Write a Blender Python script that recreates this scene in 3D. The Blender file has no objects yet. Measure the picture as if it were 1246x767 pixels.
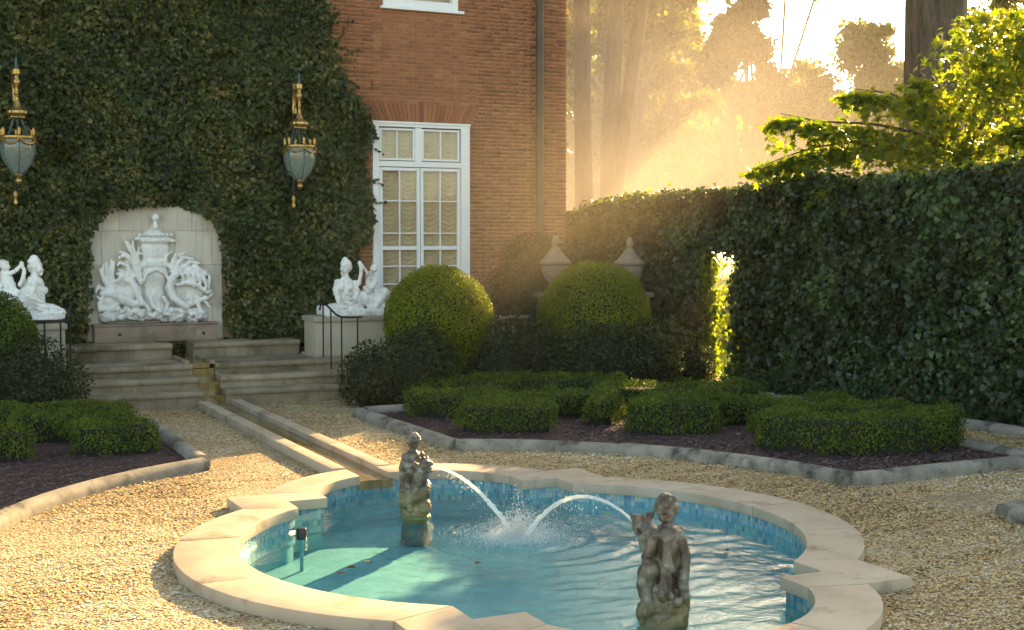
import bpy, bmesh, math, random
import numpy as np
from mathutils import Vector, Matrix, Euler
rng = np.random.default_rng(7); random.seed(7)
SC = bpy.context.scene
COL = SC.collection
PI = math.pi

# ------------------------------------------------------------------ camera
FPX, CX, CY, HZ, EYE = 1608.0, 623.0, 383.0, 290.0, 2.4
YAW = math.atan(773 / FPX); PITCH = math.atan((CY - HZ) / FPX)
cam_d = bpy.data.cameras.new('camera'); cam = bpy.data.objects.new('camera', cam_d); COL.objects.link(cam)
cam_d.sensor_width = 36; cam_d.lens = FPX / 1246 * 36; cam_d.clip_start = .05; cam_d.clip_end = 600
cam.location = (0, 0, EYE); cam.rotation_euler = (PI / 2 - PITCH, 0, -YAW)
SC.camera = cam

# ------------------------------------------------------------------ light and air
SUN_EL, SUN_AZ = math.radians(18), math.radians(49)     # azimuth from +Y towards +X
W = bpy.data.worlds.new('World'); SC.world = W; W.use_nodes = True
wn = W.node_tree; wn.nodes.clear()
sky = wn.nodes.new('ShaderNodeTexSky'); sky.sky_type = 'NISHITA'; sky.sun_disc = False
sky.sun_elevation = SUN_EL; sky.sun_rotation = SUN_AZ
sky.air_density = 0.6; sky.dust_density = 1.5; sky.ozone_density = 0.3
bg = wn.nodes.new('ShaderNodeBackground'); bg.inputs[1].default_value = .125
wo = wn.nodes.new('ShaderNodeOutputWorld')
tint = wn.nodes.new('ShaderNodeMix'); tint.data_type = 'RGBA'; tint.blend_type = 'MULTIPLY'; tint.inputs[0].default_value = 1; tint.inputs[7].default_value = (1, .90, .66, 1)
wn.links.new(sky.outputs[0], tint.inputs[6]); wn.links.new(tint.outputs[2], bg.inputs[0]); wn.links.new(bg.outputs[0], wo.inputs[0])
sun_d = bpy.data.lights.new('sun', 'SUN'); sun_d.energy = 4.4; sun_d.angle = math.radians(.5); sun_d.color = (1, .66, .28)
sun = bpy.data.objects.new('sun', sun_d); COL.objects.link(sun)
sdir = Vector((math.cos(SUN_EL) * math.sin(SUN_AZ), math.cos(SUN_EL) * math.cos(SUN_AZ), math.sin(SUN_EL)))
sun.rotation_euler = sdir.to_track_quat('Z', 'Y').to_euler(); sun.location = (30, 30, 30)
SC.view_settings.view_transform = 'Standard'; SC.view_settings.look = 'None'
SC.view_settings.gamma = 1; SC.view_settings.exposure = 2.58
SC.view_settings.use_curve_mapping = False
cy = SC.cycles
cy.max_bounces = 8; cy.diffuse_bounces = 3; cy.glossy_bounces = 3; cy.transmission_bounces = 4; cy.transparent_max_bounces = 10; cy.volume_bounces = 1
cy.use_denoising = True; cy.sample_clamp_indirect = 6
cy.caustics_reflective = False; cy.caustics_refractive = False

# ------------------------------------------------------------------ helpers
def ray(x, y):
    F0 = np.array([math.sin(YAW), math.cos(YAW), 0]); Z = np.array([0, 0, 1.]); R = np.array([math.cos(YAW), -math.sin(YAW), 0])
    F = F0 * math.cos(PITCH) - Z * math.sin(PITCH); U = Z * math.cos(PITCH) + F0 * math.sin(PITCH)
    return F + R * ((x - CX) / FPX) - U * ((y - CY) / FPX), F0
def aty(x, y, Y):
    d, _ = ray(x, y); return np.array([0, 0, EYE]) + d * (Y / d[1])
def atd(x, y, D):
    d, F0 = ray(x, y); return np.array([0, 0, EYE]) + d * (D / (d @ F0))
def atz(x, y, z=0.):
    d, _ = ray(x, y); return np.array([0, 0, EYE]) + d * ((z - EYE) / d[2])

def tag(o, label=None, cat=None, group=None, kind=None):
    if label: o['label'] = label
    if cat: o['category'] = cat
    if group: o['group'] = group
    if kind: o['kind'] = kind
    return o
def empty(name, loc, label=None, cat=None, group=None, rz=0.):
    o = bpy.data.objects.new(name, None); COL.objects.link(o); o.location = loc; o.rotation_euler = (0, 0, rz)
    return tag(o, label, cat, group)
def link(name, me, parent=None):
    o = bpy.data.objects.new(name, me); COL.objects.link(o)
    if parent is not None:
        o.parent = parent
    return o
def np_mesh(name, V, F, mat, rnd=None, smooth=False, uv=None):
    """V (n,3); F (m,k) or list of such arrays"""
    if not isinstance(F, (list, tuple)): F = [F]
    me = bpy.data.meshes.new(name)
    V = np.asarray(V, np.float32)
    me.vertices.add(len(V)); me.vertices.foreach_set('co', V.ravel())
    li = np.concatenate([np.asarray(f, np.int32).ravel() for f in F])
    tot = np.concatenate([np.full(len(f), f.shape[1], np.int32) for f in F])
    st = np.concatenate([[0], np.cumsum(tot)[:-1]]).astype(np.int32)
    me.loops.add(len(li)); me.loops.foreach_set('vertex_index', li)
    me.polygons.add(len(tot)); me.polygons.foreach_set('loop_start', st); me.polygons.foreach_set('loop_total', tot)
    if smooth: me.polygons.foreach_set('use_smooth', np.ones(len(tot), bool))
    if rnd is not None:
        a = me.attributes.new('rnd', 'FLOAT', 'POINT'); a.data.foreach_set('value', np.asarray(rnd, np.float32))
    if uv is not None:
        l = me.uv_layers.new(name='uv'); l.data.foreach_set('uv', np.asarray(uv, np.float32)[li].ravel())
    me.update(calc_edges=True); me.validate()
    if mat is not None: me.materials.append(mat)
    return me

class MB:
    def __init__(s): s.v = []; s.f = []
    def add(s, v, f):
        b = len(s.v); s.v += [tuple(p) for p in v]; s.f += [tuple(i + b for i in q) for q in f]; return s
    def box(s, x0, x1, y0, y1, z0, z1, rot=None, c=None):
        v = [(x, y, z) for x in (x0, x1) for y in (y0, y1) for z in (z0, z1)]
        if rot is not None:
            m = Matrix.Rotation(rot, 3, 'Z'); c = Vector(c or (0, 0, 0)); v = [m @ (Vector(p) - c) + c for p in v]
        return s.add(v, [(0, 1, 3, 2), (4, 6, 7, 5), (0, 4, 5, 1), (2, 3, 7, 6), (0, 2, 6, 4), (1, 5, 7, 3)])
    def prism(s, poly, z0, z1):
        n = len(poly); v = [(p[0], p[1], z0) for p in poly] + [(p[0], p[1], z1) for p in poly]
        f = [tuple(range(n))[::-1], tuple(range(n, 2 * n))] + [(i, (i + 1) % n, (i + 1) % n + n, i + n) for i in range(n)]
        return s.add(v, f)
    def tube(s, pts, rad, n=8, caps=True):
        pts = [Vector(p) for p in pts]; k = len(pts)
        if not hasattr(rad, '__len__'): rad = [rad] * k
        v = []; up = None
        for i, p in enumerate(pts):
            t = (pts[min(i + 1, k - 1)] - pts[max(i - 1, 0)]).normalized()
            if up is None:
                up = Vector((1, 0, 0)) if abs(t.x) < .8 else Vector((0, 1, 0))
            a = t.cross(up).normalized(); b = t.cross(a).normalized(); up = a.cross(t)
            for j in range(n):
                an = 2 * PI * j / n; v.append(p + (a * math.cos(an) + b * math.sin(an)) * rad[i])
        f = [(i * n + j, i * n + (j + 1) % n, (i + 1) * n + (j + 1) % n, (i + 1) * n + j) for i in range(k - 1) for j in range(n)]
        if caps: f += [tuple(range(n)), tuple(range((k - 1) * n, k * n))[::-1]]
        return s.add(v, f)
    def lathe(s, prof, c=(0, 0, 0), n=24, flute=0, fa=0.):
        v = []; k = len(prof)
        for r, z in prof:
            for j in range(n):
                a = 2 * PI * j / n; rr = r * (1 + fa * math.cos(flute * a)) if flute else r
                v.append((c[0] + rr * math.cos(a), c[1] + rr * math.sin(a), c[2] + z))
        f = [(i * n + j, i * n + (j + 1) % n, (i + 1) * n + (j + 1) % n, (i + 1) * n + j) for i in range(k - 1) for j in range(n)]
        f += [tuple(range(n))[::-1], tuple(range((k - 1) * n, k * n))]
        return s.add(v, f)
    def build(s, name, mat, parent=None, smooth=False, bevel=0., seg=2, angle=40):
        me = bpy.data.meshes.new(name); me.from_pydata(s.v, [], s.f); 
        bm = bmesh.new(); bm.from_mesh(me); bmesh.ops.recalc_face_normals(bm, faces=bm.faces)
        if bevel:
            ed = [e for e in bm.edges if len(e.link_faces) == 2 and e.calc_face_angle(0) > .5]
            bmesh.ops.bevel(bm, geom=ed, offset=bevel, segments=seg, affect='EDGES', profile=.6, clamp_overlap=True)
        if smooth:
            lim = math.radians(angle)
            for f in bm.faces: f.smooth = True
            for e in bm.edges: e.smooth = not (len(e.link_faces) == 2 and e.calc_face_angle(0) > lim)
        bm.to_mesh(me); bm.free(); me.materials.append(mat)
        return link(name, me, parent)

# lattice value noise on arrays
_tab = rng.random((32, 32, 32)).astype(np.float32)
def vnoise(P, sc=1., off=0.):
    p = np.asarray(P, np.float64) * sc + off + 100.; i = np.floor(p).astype(int); f = p - i; f = f * f * (3 - 2 * f)
    r = 0
    for dx in (0, 1):
        for dy in (0, 1):
            for dz in (0, 1):
                w = (f[:, 0] if dx else 1 - f[:, 0]) * (f[:, 1] if dy else 1 - f[:, 1]) * (f[:, 2] if dz else 1 - f[:, 2])
                r = r + w * _tab[(i[:, 0] + dx) % 32, (i[:, 1] + dy) % 32, (i[:, 2] + dz) % 32]
    return r
def unit(a): return a / np.maximum(np.linalg.norm(a, axis=-1, keepdims=True), 1e-9)

# leaf templates: x across, y along (tip at +y), z out
T_IVY = (np.array([(0, 0, 0), (-.52, .02, -.06), (-.42, .42, .03), (0, 1, -.10), (.42, .42, .03), (.52, .02, -.06), (0, .38, .05)], float),
         np.array([(0, 6, 1), (1, 6, 2), (2, 6, 3), (3, 6, 4), (4, 6, 5), (5, 6, 0)]))
T_BOX = (np.array([(0, 0, 0), (-.32, .5, .10), (0, 1, -.02), (.32, .5, .10)], float), np.array([(0, 2, 1), (0, 3, 2)]))
T_OVAL = (np.array([(0, 0, 0), (-.3, .35, .08), (-.24, .72, .06), (0, 1, -.08), (.24, .72, .06), (.3, .35, .08)], float),
          np.array([(0, 3, 2), (0, 2, 1), (0, 4, 3), (0, 5, 4)]))
T_STAR = (np.array([(0, 0, 0), (-.5, .1, -.05), (-.22, .36, .02), (-.45, .72, -.06), (-.13, .62, .03), (0, 1.05, -.1), (.13, .62, .03), (.45, .72, -.06), (.22, .36, .02), (.5, .1, -.05)], float),
          np.array([(0, 2, 1), (0, 4, 2), (2, 4, 3), (0, 6, 4), (4, 6, 5), (0, 8, 6), (6, 8, 7), (0, 9, 8)]))
T_BLADE = (np.array([(-.06, 0, 0), (.06, 0, 0), (.03, .6, .06), (0, 1, .2)], float), np.array([(0, 1, 2), (0, 2, 3)]))
def leaf_mesh(name, P, N, size, tmpl, mat, tipdir=(0, 0, -1), bias=.8, jit=.5, rnd=None):
    n = len(P); tv, tf = tmpl
    nn = unit(N + rng.normal(0, jit, (n, 3)))
    t = np.asarray(tipdir, float) * bias + rng.normal(0, .6, (n, 3))
    t = unit(t - (t * nn).sum(1, keepdims=True) * nn); b = np.cross(t, nn)
    s = np.asarray(size).reshape(-1, 1) * np.ones((n, 1))
    V = P[:, None, :] + s[:, None, :] * (tv[None, :, 0:1] * b[:, None] + tv[None, :, 1:2] * t[:, None] + tv[None, :, 2:3] * nn[:, None])
    F = (tf[None] + (np.arange(n) * len(tv))[:, None, None]).reshape(-1, tf.shape[1])
    r = rng.random(n) if rnd is None else rnd
    return np_mesh(name, V.reshape(-1, 3), F, mat, rnd=np.repeat(r, len(tv)))

def sdf_sample(sdf, lo, hi, n, depth, grow=0.0):
    """n points inside a shell -depth<sdf<grow, and their normals"""
    out = []; tot = 0; lo = np.array(lo); hi = np.array(hi)
    while tot < n:
        p = lo + (hi - lo) * rng.random((max(n * 4, 20000), 3)); d = sdf(p); k = (d > -depth) & (d < grow)
        out.append(p[k]); tot += k.sum()
    P = np.concatenate(out)[:n]; e = .01; N = np.zeros_like(P)
    for a in range(3):
        q = P.copy(); q[:, a] += e; q2 = P.copy(); q2[:, a] -= e; N[:, a] = sdf(q) - sdf(q2)
    return P, unit(N)

# sculpting: overlapping primitives fused to one skin
def rotm(e): return np.array(Euler(e).to_matrix())
def _ico(sub=2):
    bm = bmesh.new(); bmesh.ops.create_icosphere(bm, subdivisions=sub, radius=1)
    v = np.array([x.co[:] for x in bm.verts]); f = [tuple(y.index for y in x.verts) for x in bm.faces]; bm.free(); return v, f
ICO2, ICO3 = _ico(2), _ico(3)
def ell(c, r, e=(0, 0, 0)): return ('e', c, r, e)
def cap(a, b, r0, r1): return ('c', a, b, r0, r1)
def chain(pts, rads): return [cap(pts[i], pts[i + 1], rads[i], rads[i + 1]) for i in range(len(pts) - 1)]
def bxp(c, h, e=(0, 0, 0)): return ('b', c, h, e)
def sculpt(name, prims, voxel, mat, parent=None, smooth=4, bump=0., bsc=12., loc=None):
    mb = MB()
    for p in prims:
        if p[0] == 'e':
            v = ICO3[0] * np.array(p[2]) @ rotm(p[3]).T + np.array(p[1]); mb.add(v, ICO3[1])
        elif p[0] == 'c':
            a, b = Vector(p[1]), Vector(p[2]); L = (b - a).length; t = (b - a).normalized() if L > 1e-6 else Vector((0, 0, 1))
            pts = []; rs = []
            for k in range(5):
                an = PI / 2 * k / 4.4; pts.append(a - t * p[3] * math.cos(an)); rs.append(max(p[3] * math.sin(an), .0008))
            for k in range(4, -1, -1):
                an = PI / 2 * k / 4.4; pts.append(b + t * p[4] * math.cos(an)); rs.append(max(p[4] * math.sin(an), .0008))
            mb.tube(pts, rs, 12)
        elif p[0] == 'l':
            b0 = len(mb.v); mb.lathe(p[2], (0, 0, 0), 40); mb.v[b0:] = [(x + p[1][0], y * p[3] + p[1][1], z + p[1][2]) for x, y, z in mb.v[b0:]]
        else:
            h = p[2]; v = np.array([(x, y, z) for x in (-h[0], h[0]) for y in (-h[1], h[1]) for z in (-h[2], h[2])]) @ rotm(p[3]).T + np.array(p[1])
            mb.add(v, [(0, 1, 3, 2), (4, 6, 7, 5), (0, 4, 5, 1), (2, 3, 7, 6), (0, 2, 6, 4), (1, 5, 7, 3)])
    o = mb.build('tmp', mat)
    m = o.modifiers.new('r', 'REMESH'); m.mode = 'VOXEL'; m.voxel_size = voxel; m.use_smooth_shade = True
    if smooth:
        m = o.modifiers.new('s', 'SMOOTH'); m.factor = .5; m.iterations = smooth
    dg = bpy.context.evaluated_depsgraph_get(); ev = o.evaluated_get(dg)
    me = bpy.data.meshes.new_from_object(ev); me.name = name
    bpy.data.objects.remove(o)
    if bump:
        n = len(me.vertices); co = np.zeros(n * 3, np.float32); no = np.zeros(n * 3, np.float32)
        me.vertices.foreach_get('co', co); me.vertex_normals.foreach_get('vector', no); co = co.reshape(-1, 3); no = no.reshape(-1, 3)
        d = (vnoise(co, bsc) - .5) + .5 * (vnoise(co, bsc * 2.3, 7.) - .5)
        me.vertices.foreach_set('co', (co + no * (d * bump)[:, None]).astype(np.float32).ravel())
    me.polygons.foreach_set('use_smooth', np.ones(len(me.polygons), bool)); me.update()
    if not me.materials: me.materials.append(mat)
    o = link(name, me, parent)
    if loc is not None: o.location = loc
    return o

# ------------------------------------------------------------------ materials
def mat_new(name):
    m = bpy.data.materials.new(name); m.use_nodes = True; m.node_tree.nodes.clear(); return m, m.node_tree
def nd(nt, t, ins=None, **pr):
    n = nt.nodes.new('ShaderNode' + t)
    for k, v in pr.items(): setattr(n, k, v)
    for k, v in (ins or {}).items():
        s = n.inputs[k]
        if hasattr(v, 'is_linked') or isinstance(v, bpy.types.NodeSocket): nt.links.new(v, s)
        else: s.default_value = v
    return n
def ramp(nt, fac, stops):
    r = nt.nodes.new('ShaderNodeValToRGB'); e = r.color_ramp.elements
    while len(e) < len(stops): e.new(.5)
    for i, (p, c) in enumerate(stops): e[i].position = p; e[i].color = (*c, 1)
    nt.links.new(fac, r.inputs[0]); return r.outputs[0]
def out(nt, sh): nd(nt, 'OutputMaterial', {'Surface': sh})
def mixc(nt, f, a, b, mode='MIX'):
    n = nt.nodes.new('ShaderNodeMix'); n.data_type = 'RGBA'; n.blend_type = mode
    for i, v in ((0, f), (6, a), (7, b)):
        if isinstance(v, bpy.types.NodeSocket): nt.links.new(v, n.inputs[i])
        else: n.inputs[i].default_value = v if i == 0 else (*v, 1)
    return n.outputs[2]
def coords(nt, kind='Object'): return nd(nt, 'TexCoord').outputs[kind]
def noise(nt, sc, detail=4, rough=.55, vec=None, out_='Fac'):
    i = {'Scale': sc, 'Detail': detail, 'Roughness': rough}
    n = nd(nt, 'TexNoise', i)
    nt.links.new(vec if vec is not None else coords(nt), n.inputs['Vector']); return n.outputs[out_]
def pos(nt): return nd(nt, 'NewGeometry').outputs['Position']
def bump(nt, h, st=.3, dist=.01): return nd(nt, 'Bump', {'Height': h, 'Strength': st, 'Distance': dist}).outputs[0]

def stone_mat(name, c0, c1, c2, sc=3., rough=.8, bst=.35, bsc=60., stain=None, stain_sc=1.2, lo=.5, hi=.72, per_obj=.12, streak=None):
    m, nt = mat_new(name); P = pos(nt)
    c = ramp(nt, noise(nt, sc, 6, .6, P), [(.25, c0), (.5, c1), (.78, c2)])
    if stain:
        f = nd(nt, 'MapRange', {'Value': noise(nt, stain_sc, 7, .65, P), 'From Min': lo, 'From Max': hi}).outputs[0]
        c = mixc(nt, f, c, stain)
    if streak:
        sk = noise(nt, 1., 5, .65, nd(nt, 'Mapping', {'Vector': P, 'Scale': (16, 16, 2.2)}).outputs[0])
        c = mixc(nt, nd(nt, 'MapRange', {'Value': sk, 'From Min': .52, 'From Max': .75, 'To Max': .65}).outputs[0], c, streak)
    oi = nd(nt, 'ObjectInfo').outputs['Random']
    v = nd(nt, 'MapRange', {'Value': oi, 'To Min': 1 - per_obj, 'To Max': 1 + per_obj}).outputs[0]
    c = nd(nt, 'HueSaturation', {'Color': c, 'Value': v}).outputs[0]
    h = noise(nt, bsc, 5, .7, P)
    b = nd(nt, 'BsdfPrincipled', {'Base Color': c, 'Roughness': rough, 'Specular IOR Level': .3, 'Normal': bump(nt, h, bst, .006)})
    out(nt, b.outputs[0]); return m
def leaf_mat(name, stops, trans=.35, rough=.45, clump=1.5, spec=.35, tcol=None, vary=.5):
    m, nt = mat_new(name)
    r = nd(nt, 'Attribute', attribute_name='rnd').outputs['Fac']
    n = noise(nt, clump, 3, .5, pos(nt))
    f = nd(nt, 'Math', {0: r, 1: nd(nt, 'MapRange', {'Value': n, 'From Min': .3, 'From Max': .7, 'To Min': -vary * .5, 'To Max': vary * .5}).outputs[0]}, operation='ADD', use_clamp=True).outputs[0]
    c = ramp(nt, f, stops)
    p = nd(nt, 'BsdfPrincipled', {'Base Color': c, 'Roughness': rough, 'Specular IOR Level': spec})
    tc = mixc(nt, 1., c, tcol or (1.5, 1.6, .5), 'MULTIPLY')
    t = nd(nt, 'BsdfTranslucent', {'Color': tc})
    out(nt, nd(nt, 'MixShader', {0: trans, 1: p.outputs[0], 2: t.outputs[0]}).outputs[0]); return m
def flat_mat(name, col, rough=.5, metal=0., spec=.5, var=0., sc=8., bst=0., bsc=40.):
    m, nt = mat_new(name); c = None
    i = {'Roughness': rough, 'Metallic': metal, 'Specular IOR Level': spec}
    if var:
        i['Base Color'] = ramp(nt, noise(nt, sc, 5, .6, pos(nt)), [(.3, tuple(x * (1 - var) for x in col)), (.7, tuple(min(1, x * (1 + var)) for x in col))])
    else: i['Base Color'] = (*col, 1)
    if bst: i['Normal'] = bump(nt, noise(nt, bsc, 4, .6, pos(nt)), bst, .004)
    out(nt, nd(nt, 'BsdfPrincipled', i).outputs[0]); return m

m_ivy = leaf_mat('ivy_leaf', [(0, (.013, .021, .005)), (.45, (.034, .053, .010)), (.8, (.064, .087, .016)), (.95, (.10, .115, .03)), (1, (.17, .14, .04))], .22, .42, 1.1)
m_ivyh = leaf_mat('hedge_ivy_leaf', [(0, (.012, .024, .010)), (.5, (.024, .050, .017)), (.85, (.042, .080, .024)), (1, (.085, .14, .04))], .30, .33, 1.0, .45, vary=.9)
m_litleaf = leaf_mat('leaf_lit_tone', [(0, (.06, .10, .01)), (.5, (.11, .16, .015)), (1, (.16, .20, .02))], .6, .4, 2., tcol=(2.6, 2.3, .4))  # lit leaf copy: sunlit glow put into the colour and translucency
m_box = leaf_mat('box_leaf', [(0, (.036, .060, .006)), (.5, (.078, .122, .010)), (1, (.15, .195, .018))], .30, .5, 2.2, .3)
m_ball = leaf_mat('topiary_leaf', [(0, (.09, .118, .005)), (.5, (.155, .19, .008)), (1, (.22, .25, .016))], .30, .55, 2.2, .25)
m_yew = leaf_mat('shrub_leaf', [(0, (.018, .026, .010)), (.6, (.036, .050, .017)), (1, (.065, .080, .026))], .2, .5, 2.5, .3)
m_cover = leaf_mat('ground_cover_leaf', [(0, (.018, .040, .015)), (.6, (.035, .075, .028)), (.97, (.06, .11, .045)), (1, (.16, .05, .06))], .25, .45, 3.)
m_tree = leaf_mat('tree_leaf', [(0, (.045, .062, .010)), (.5, (.08, .10, .014)), (1, (.13, .14, .02))], .52, .5, .35, .25, (2.3, 2.0, .6))
m_dark = leaf_mat('dark_tree_leaf', [(0, (.020, .026, .007)), (.6, (.040, .046, .010)), (1, (.10, .10, .02))], .22, .5, .35, .25, (1.6, 1.4, .5))
m_maple = leaf_mat('maple_leaf', [(0, (.045, .085, .010)), (.5, (.085, .130, .014)), (1, (.15, .18, .02))], .55, .4, 1., .3, (3.0, 2.5, .5))
m_grass = leaf_mat('grass_blade', [(0, (.05, .08, .015)), (1, (.11, .14, .03))], .4, .6, 1.5)
m_core = flat_mat('twig_core', (.016, .017, .009), .95, var=.4, sc=20)
def gravel_mat():
    m, nt = mat_new('gravel_stone')
    r = nd(nt, 'Attribute', attribute_name='rnd').outputs['Fac']
    c = ramp(nt, r, [(0, (.09, .055, .028)), (.1, (.30, .165, .065)), (.32, (.52, .325, .115)), (.58, (.62, .435, .185)), (.85, (.69, .545, .29)), (.95, (.42, .37, .29)), (1, (.76, .69, .54))])
    out(nt, nd(nt, 'BsdfPrincipled', {'Base Color': c, 'Roughness': .75, 'Specular IOR Level': .3}).outputs[0]); return m
m_gravel = gravel_mat()
def ground_mat():
    m, nt = mat_new('gravel_ground'); P = pos(nt)
    v = nd(nt, 'TexVoronoi', {'Scale': 45., 'Vector': P}); 
    c = ramp(nt, nd(nt, 'SeparateColor', {0: v.outputs['Color']}).outputs[0], [(0, (.16, .10, .055)), (.3, (.34, .25, .14)), (.65, (.48, .39, .25)), (1, (.58, .5, .36))])
    c = mixc(nt, nd(nt, 'MapRange', {'Value': noise(nt, .9, 4, .6, P), 'From Min': .45, 'From Max': .75}).outputs[0], c, (.27, .19, .10))
    out(nt, nd(nt, 'BsdfPrincipled', {'Base Color': c, 'Roughness': .9, 'Specular IOR Level': .2, 'Normal': bump(nt, v.outputs['Distance'], .8, .012)}).outputs[0]); return m
m_ground = ground_mat()
def chip_mat():
    m, nt = mat_new('mulch_chip'); r = nd(nt, 'Attribute', attribute_name='rnd').outputs['Fac']
    c = ramp(nt, r, [(0, (.03, .016, .016)), (.5, (.085, .044, .044)), (.9, (.15, .085, .082)), (1, (.20, .15, .14))])
    out(nt, nd(nt, 'BsdfPrincipled', {'Base Color': c, 'Roughness': .85}).outputs[0]); return m
m_chip = chip_mat(); m_soil = flat_mat('bed_soil', (.05, .032, .03), .95, var=.4, sc=25, bst=.6)
m_lawn = flat_mat('lawn', (.075, .10, .022), .9, var=.35, sc=3, bst=.5, bsc=90)
m_kerb = stone_mat('kerb_concrete', (.12, .108, .09), (.25, .225, .182), (.36, .325, .265), 4.5, .85, .6, 45, (.065, .06, .05), 3.2, .52, .66)
m_coping = stone_mat('coping_limestone', (.34, .265, .19), (.44, .36, .27), (.50, .425, .325), 2.2, .72, .22, 90, (.22, .155, .10), 3.1, .57, .74, .08)
m_step = stone_mat('step_stone', (.17, .135, .085), (.28, .225, .15), (.37, .31, .22), 2.4, .85, .5, 45, (.09, .072, .035), 1.6, .50, .70, streak=(.13, .11, .06))
m_plinth = stone_mat('pedestal_stone', (.34, .29, .215), (.42, .365, .28), (.48, .425, .33), 2., .8, .3, 60, (.24, .20, .14), 1.6, .55, .8)
m_panel = stone_mat('niche_limestone', (.46, .41, .335), (.56, .51, .43), (.62, .57, .49), 1.3, .8, .25, 60, (.40, .33, .25), 1.1, .55, .8, streak=(.30, .24, .17))
m_basin = stone_mat('rose_marble', (.16, .108, .082), (.25, .18, .135), (.32, .25, .19), 3., .55, .2, 60, (.13, .11, .065), 2.2, .5, .7)
m_marble = stone_mat('white_marble', (.60, .58, .54), (.80, .785, .745), (.86, .85, .81), 3., .55, .25, 70, (.34, .31, .26), 5., .54, .74, streak=(.30, .275, .225))
m_urn = stone_mat('grey_stone', (.16, .13, .092), (.24, .20, .148), (.31, .265, .20), 4., .85, .4, 60, (.17, .14, .10), 3., .52, .72)
def relief_mat():
    m, nt = mat_new('relief_marble'); P = pos(nt)
    c = ramp(nt, noise(nt, 3, 6, .6, P), [(.25, (.56, .545, .51)), (.5, (.78, .765, .725)), (.78, (.85, .835, .80))])
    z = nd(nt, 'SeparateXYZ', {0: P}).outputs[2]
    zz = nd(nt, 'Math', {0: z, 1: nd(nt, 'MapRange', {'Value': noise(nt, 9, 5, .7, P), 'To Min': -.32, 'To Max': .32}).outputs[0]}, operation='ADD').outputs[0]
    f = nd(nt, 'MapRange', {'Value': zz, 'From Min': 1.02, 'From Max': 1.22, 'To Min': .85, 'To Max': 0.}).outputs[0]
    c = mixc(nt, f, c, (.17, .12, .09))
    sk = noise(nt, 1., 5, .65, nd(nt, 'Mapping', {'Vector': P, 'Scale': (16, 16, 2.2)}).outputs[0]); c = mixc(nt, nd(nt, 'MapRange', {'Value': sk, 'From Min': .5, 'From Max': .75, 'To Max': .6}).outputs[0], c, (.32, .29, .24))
    out(nt, nd(nt, 'BsdfPrincipled', {'Base Color': c, 'Roughness': .6, 'Normal': bump(nt, noise(nt, 45, 5, .7, P), .2, .006)}).outputs[0]); return m
m_relief = relief_mat()
def lead_mat():
    m, nt = mat_new('weathered_lead'); P = pos(nt)
    c = ramp(nt, noise(nt, 9, 6, .65, P), [(.28, (.022, .015, .009)), (.45, (.085, .06, .035)), (.58, (.19, .165, .125)), (.8, (.44, .42, .37))])
    z = nd(nt, 'SeparateXYZ', {0: P}).outputs[2]
    zz = nd(nt, 'Math', {0: z, 1: nd(nt, 'MapRange', {'Value': noise(nt, 6, 4, .6, P), 'To Min': -.25, 'To Max': .25}).outputs[0]}, operation='ADD').outputs[0]
    c = mixc(nt, nd(nt, 'MapRange', {'Value': zz, 'From Min': -.12, 'From Max': .16, 'To Min': .8, 'To Max': 0.}).outputs[0], c, (.26, .19, .05))
    g = nd(nt, 'MapRange', {'Value': noise(nt, 5, 4, .6, P, ), 'From Min': .56, 'From Max': .72, 'To Max': .5}).outputs[0]
    c = mixc(nt, g, c, (.14, .10, .055))
    out(nt, nd(nt, 'BsdfPrincipled', {'Base Color': c, 'Roughness': .48, 'Specular IOR Level': .6, 'Normal': bump(nt, noise(nt, 60, 5, .7, P), .35, .005)}).outputs[0]); return m
m_lead = lead_mat()
def brick_mat(name, attr):
    m, nt = mat_new(name); P = pos(nt)
    r = nd(nt, 'Attribute', attribute_name='rnd').outputs['Fac'] if attr else nd(nt, 'ObjectInfo').outputs['Random']
    c = ramp(nt, r, [(0, (.11, .038, .020)), (.15, (.24, .078, .032)), (.5, (.33, .108, .046)), (.85, (.39, .142, .060)), (1, (.44, .19, .085))])
    c = mixc(nt, .35, c, ramp(nt, noise(nt, 1.1, 4, .6, P), [(.3, (.20, .085, .05)), (.7, (.36, .17, .085))]))
    c = mixc(nt, .25, c, ramp(nt, noise(nt, 40, 5, .7, P), [(.3, (.12, .05, .03)), (.7, (.42, .22, .13))]))
    out(nt, nd(nt, 'BsdfPrincipled', {'Base Color': c, 'Roughness': .85, 'Specular IOR Level': .2, 'Normal': bump(nt, noise(nt, 80, 4, .7, P), .4, .004)}).outputs[0]); return m
m_brick_o = brick_mat('brick_face', False); m_brick_s = brick_mat('brick_face_field', True)
m_mortar = flat_mat('mortar', (.46, .32, .20), .95, var=.2, sc=4, bst=.3)
m_white = flat_mat('white_paint', (.78, .79, .79), .4, var=.03, sc=6)
m_curtain, _nt = mat_new('curtain_cloth')
_c = ramp(_nt, noise(_nt, 5, 4, .6, pos(_nt)), [(.3, (.56, .42, .26)), (.7, (.70, .55, .36))])
out(_nt, nd(_nt, 'MixShader', {0: .25, 1: nd(_nt, 'BsdfPrincipled', {'Base Color': _c, 'Roughness': .9}).outputs[0], 2: nd(_nt, 'BsdfTranslucent', {'Color': _c}).outputs[0]}).outputs[0])
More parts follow.
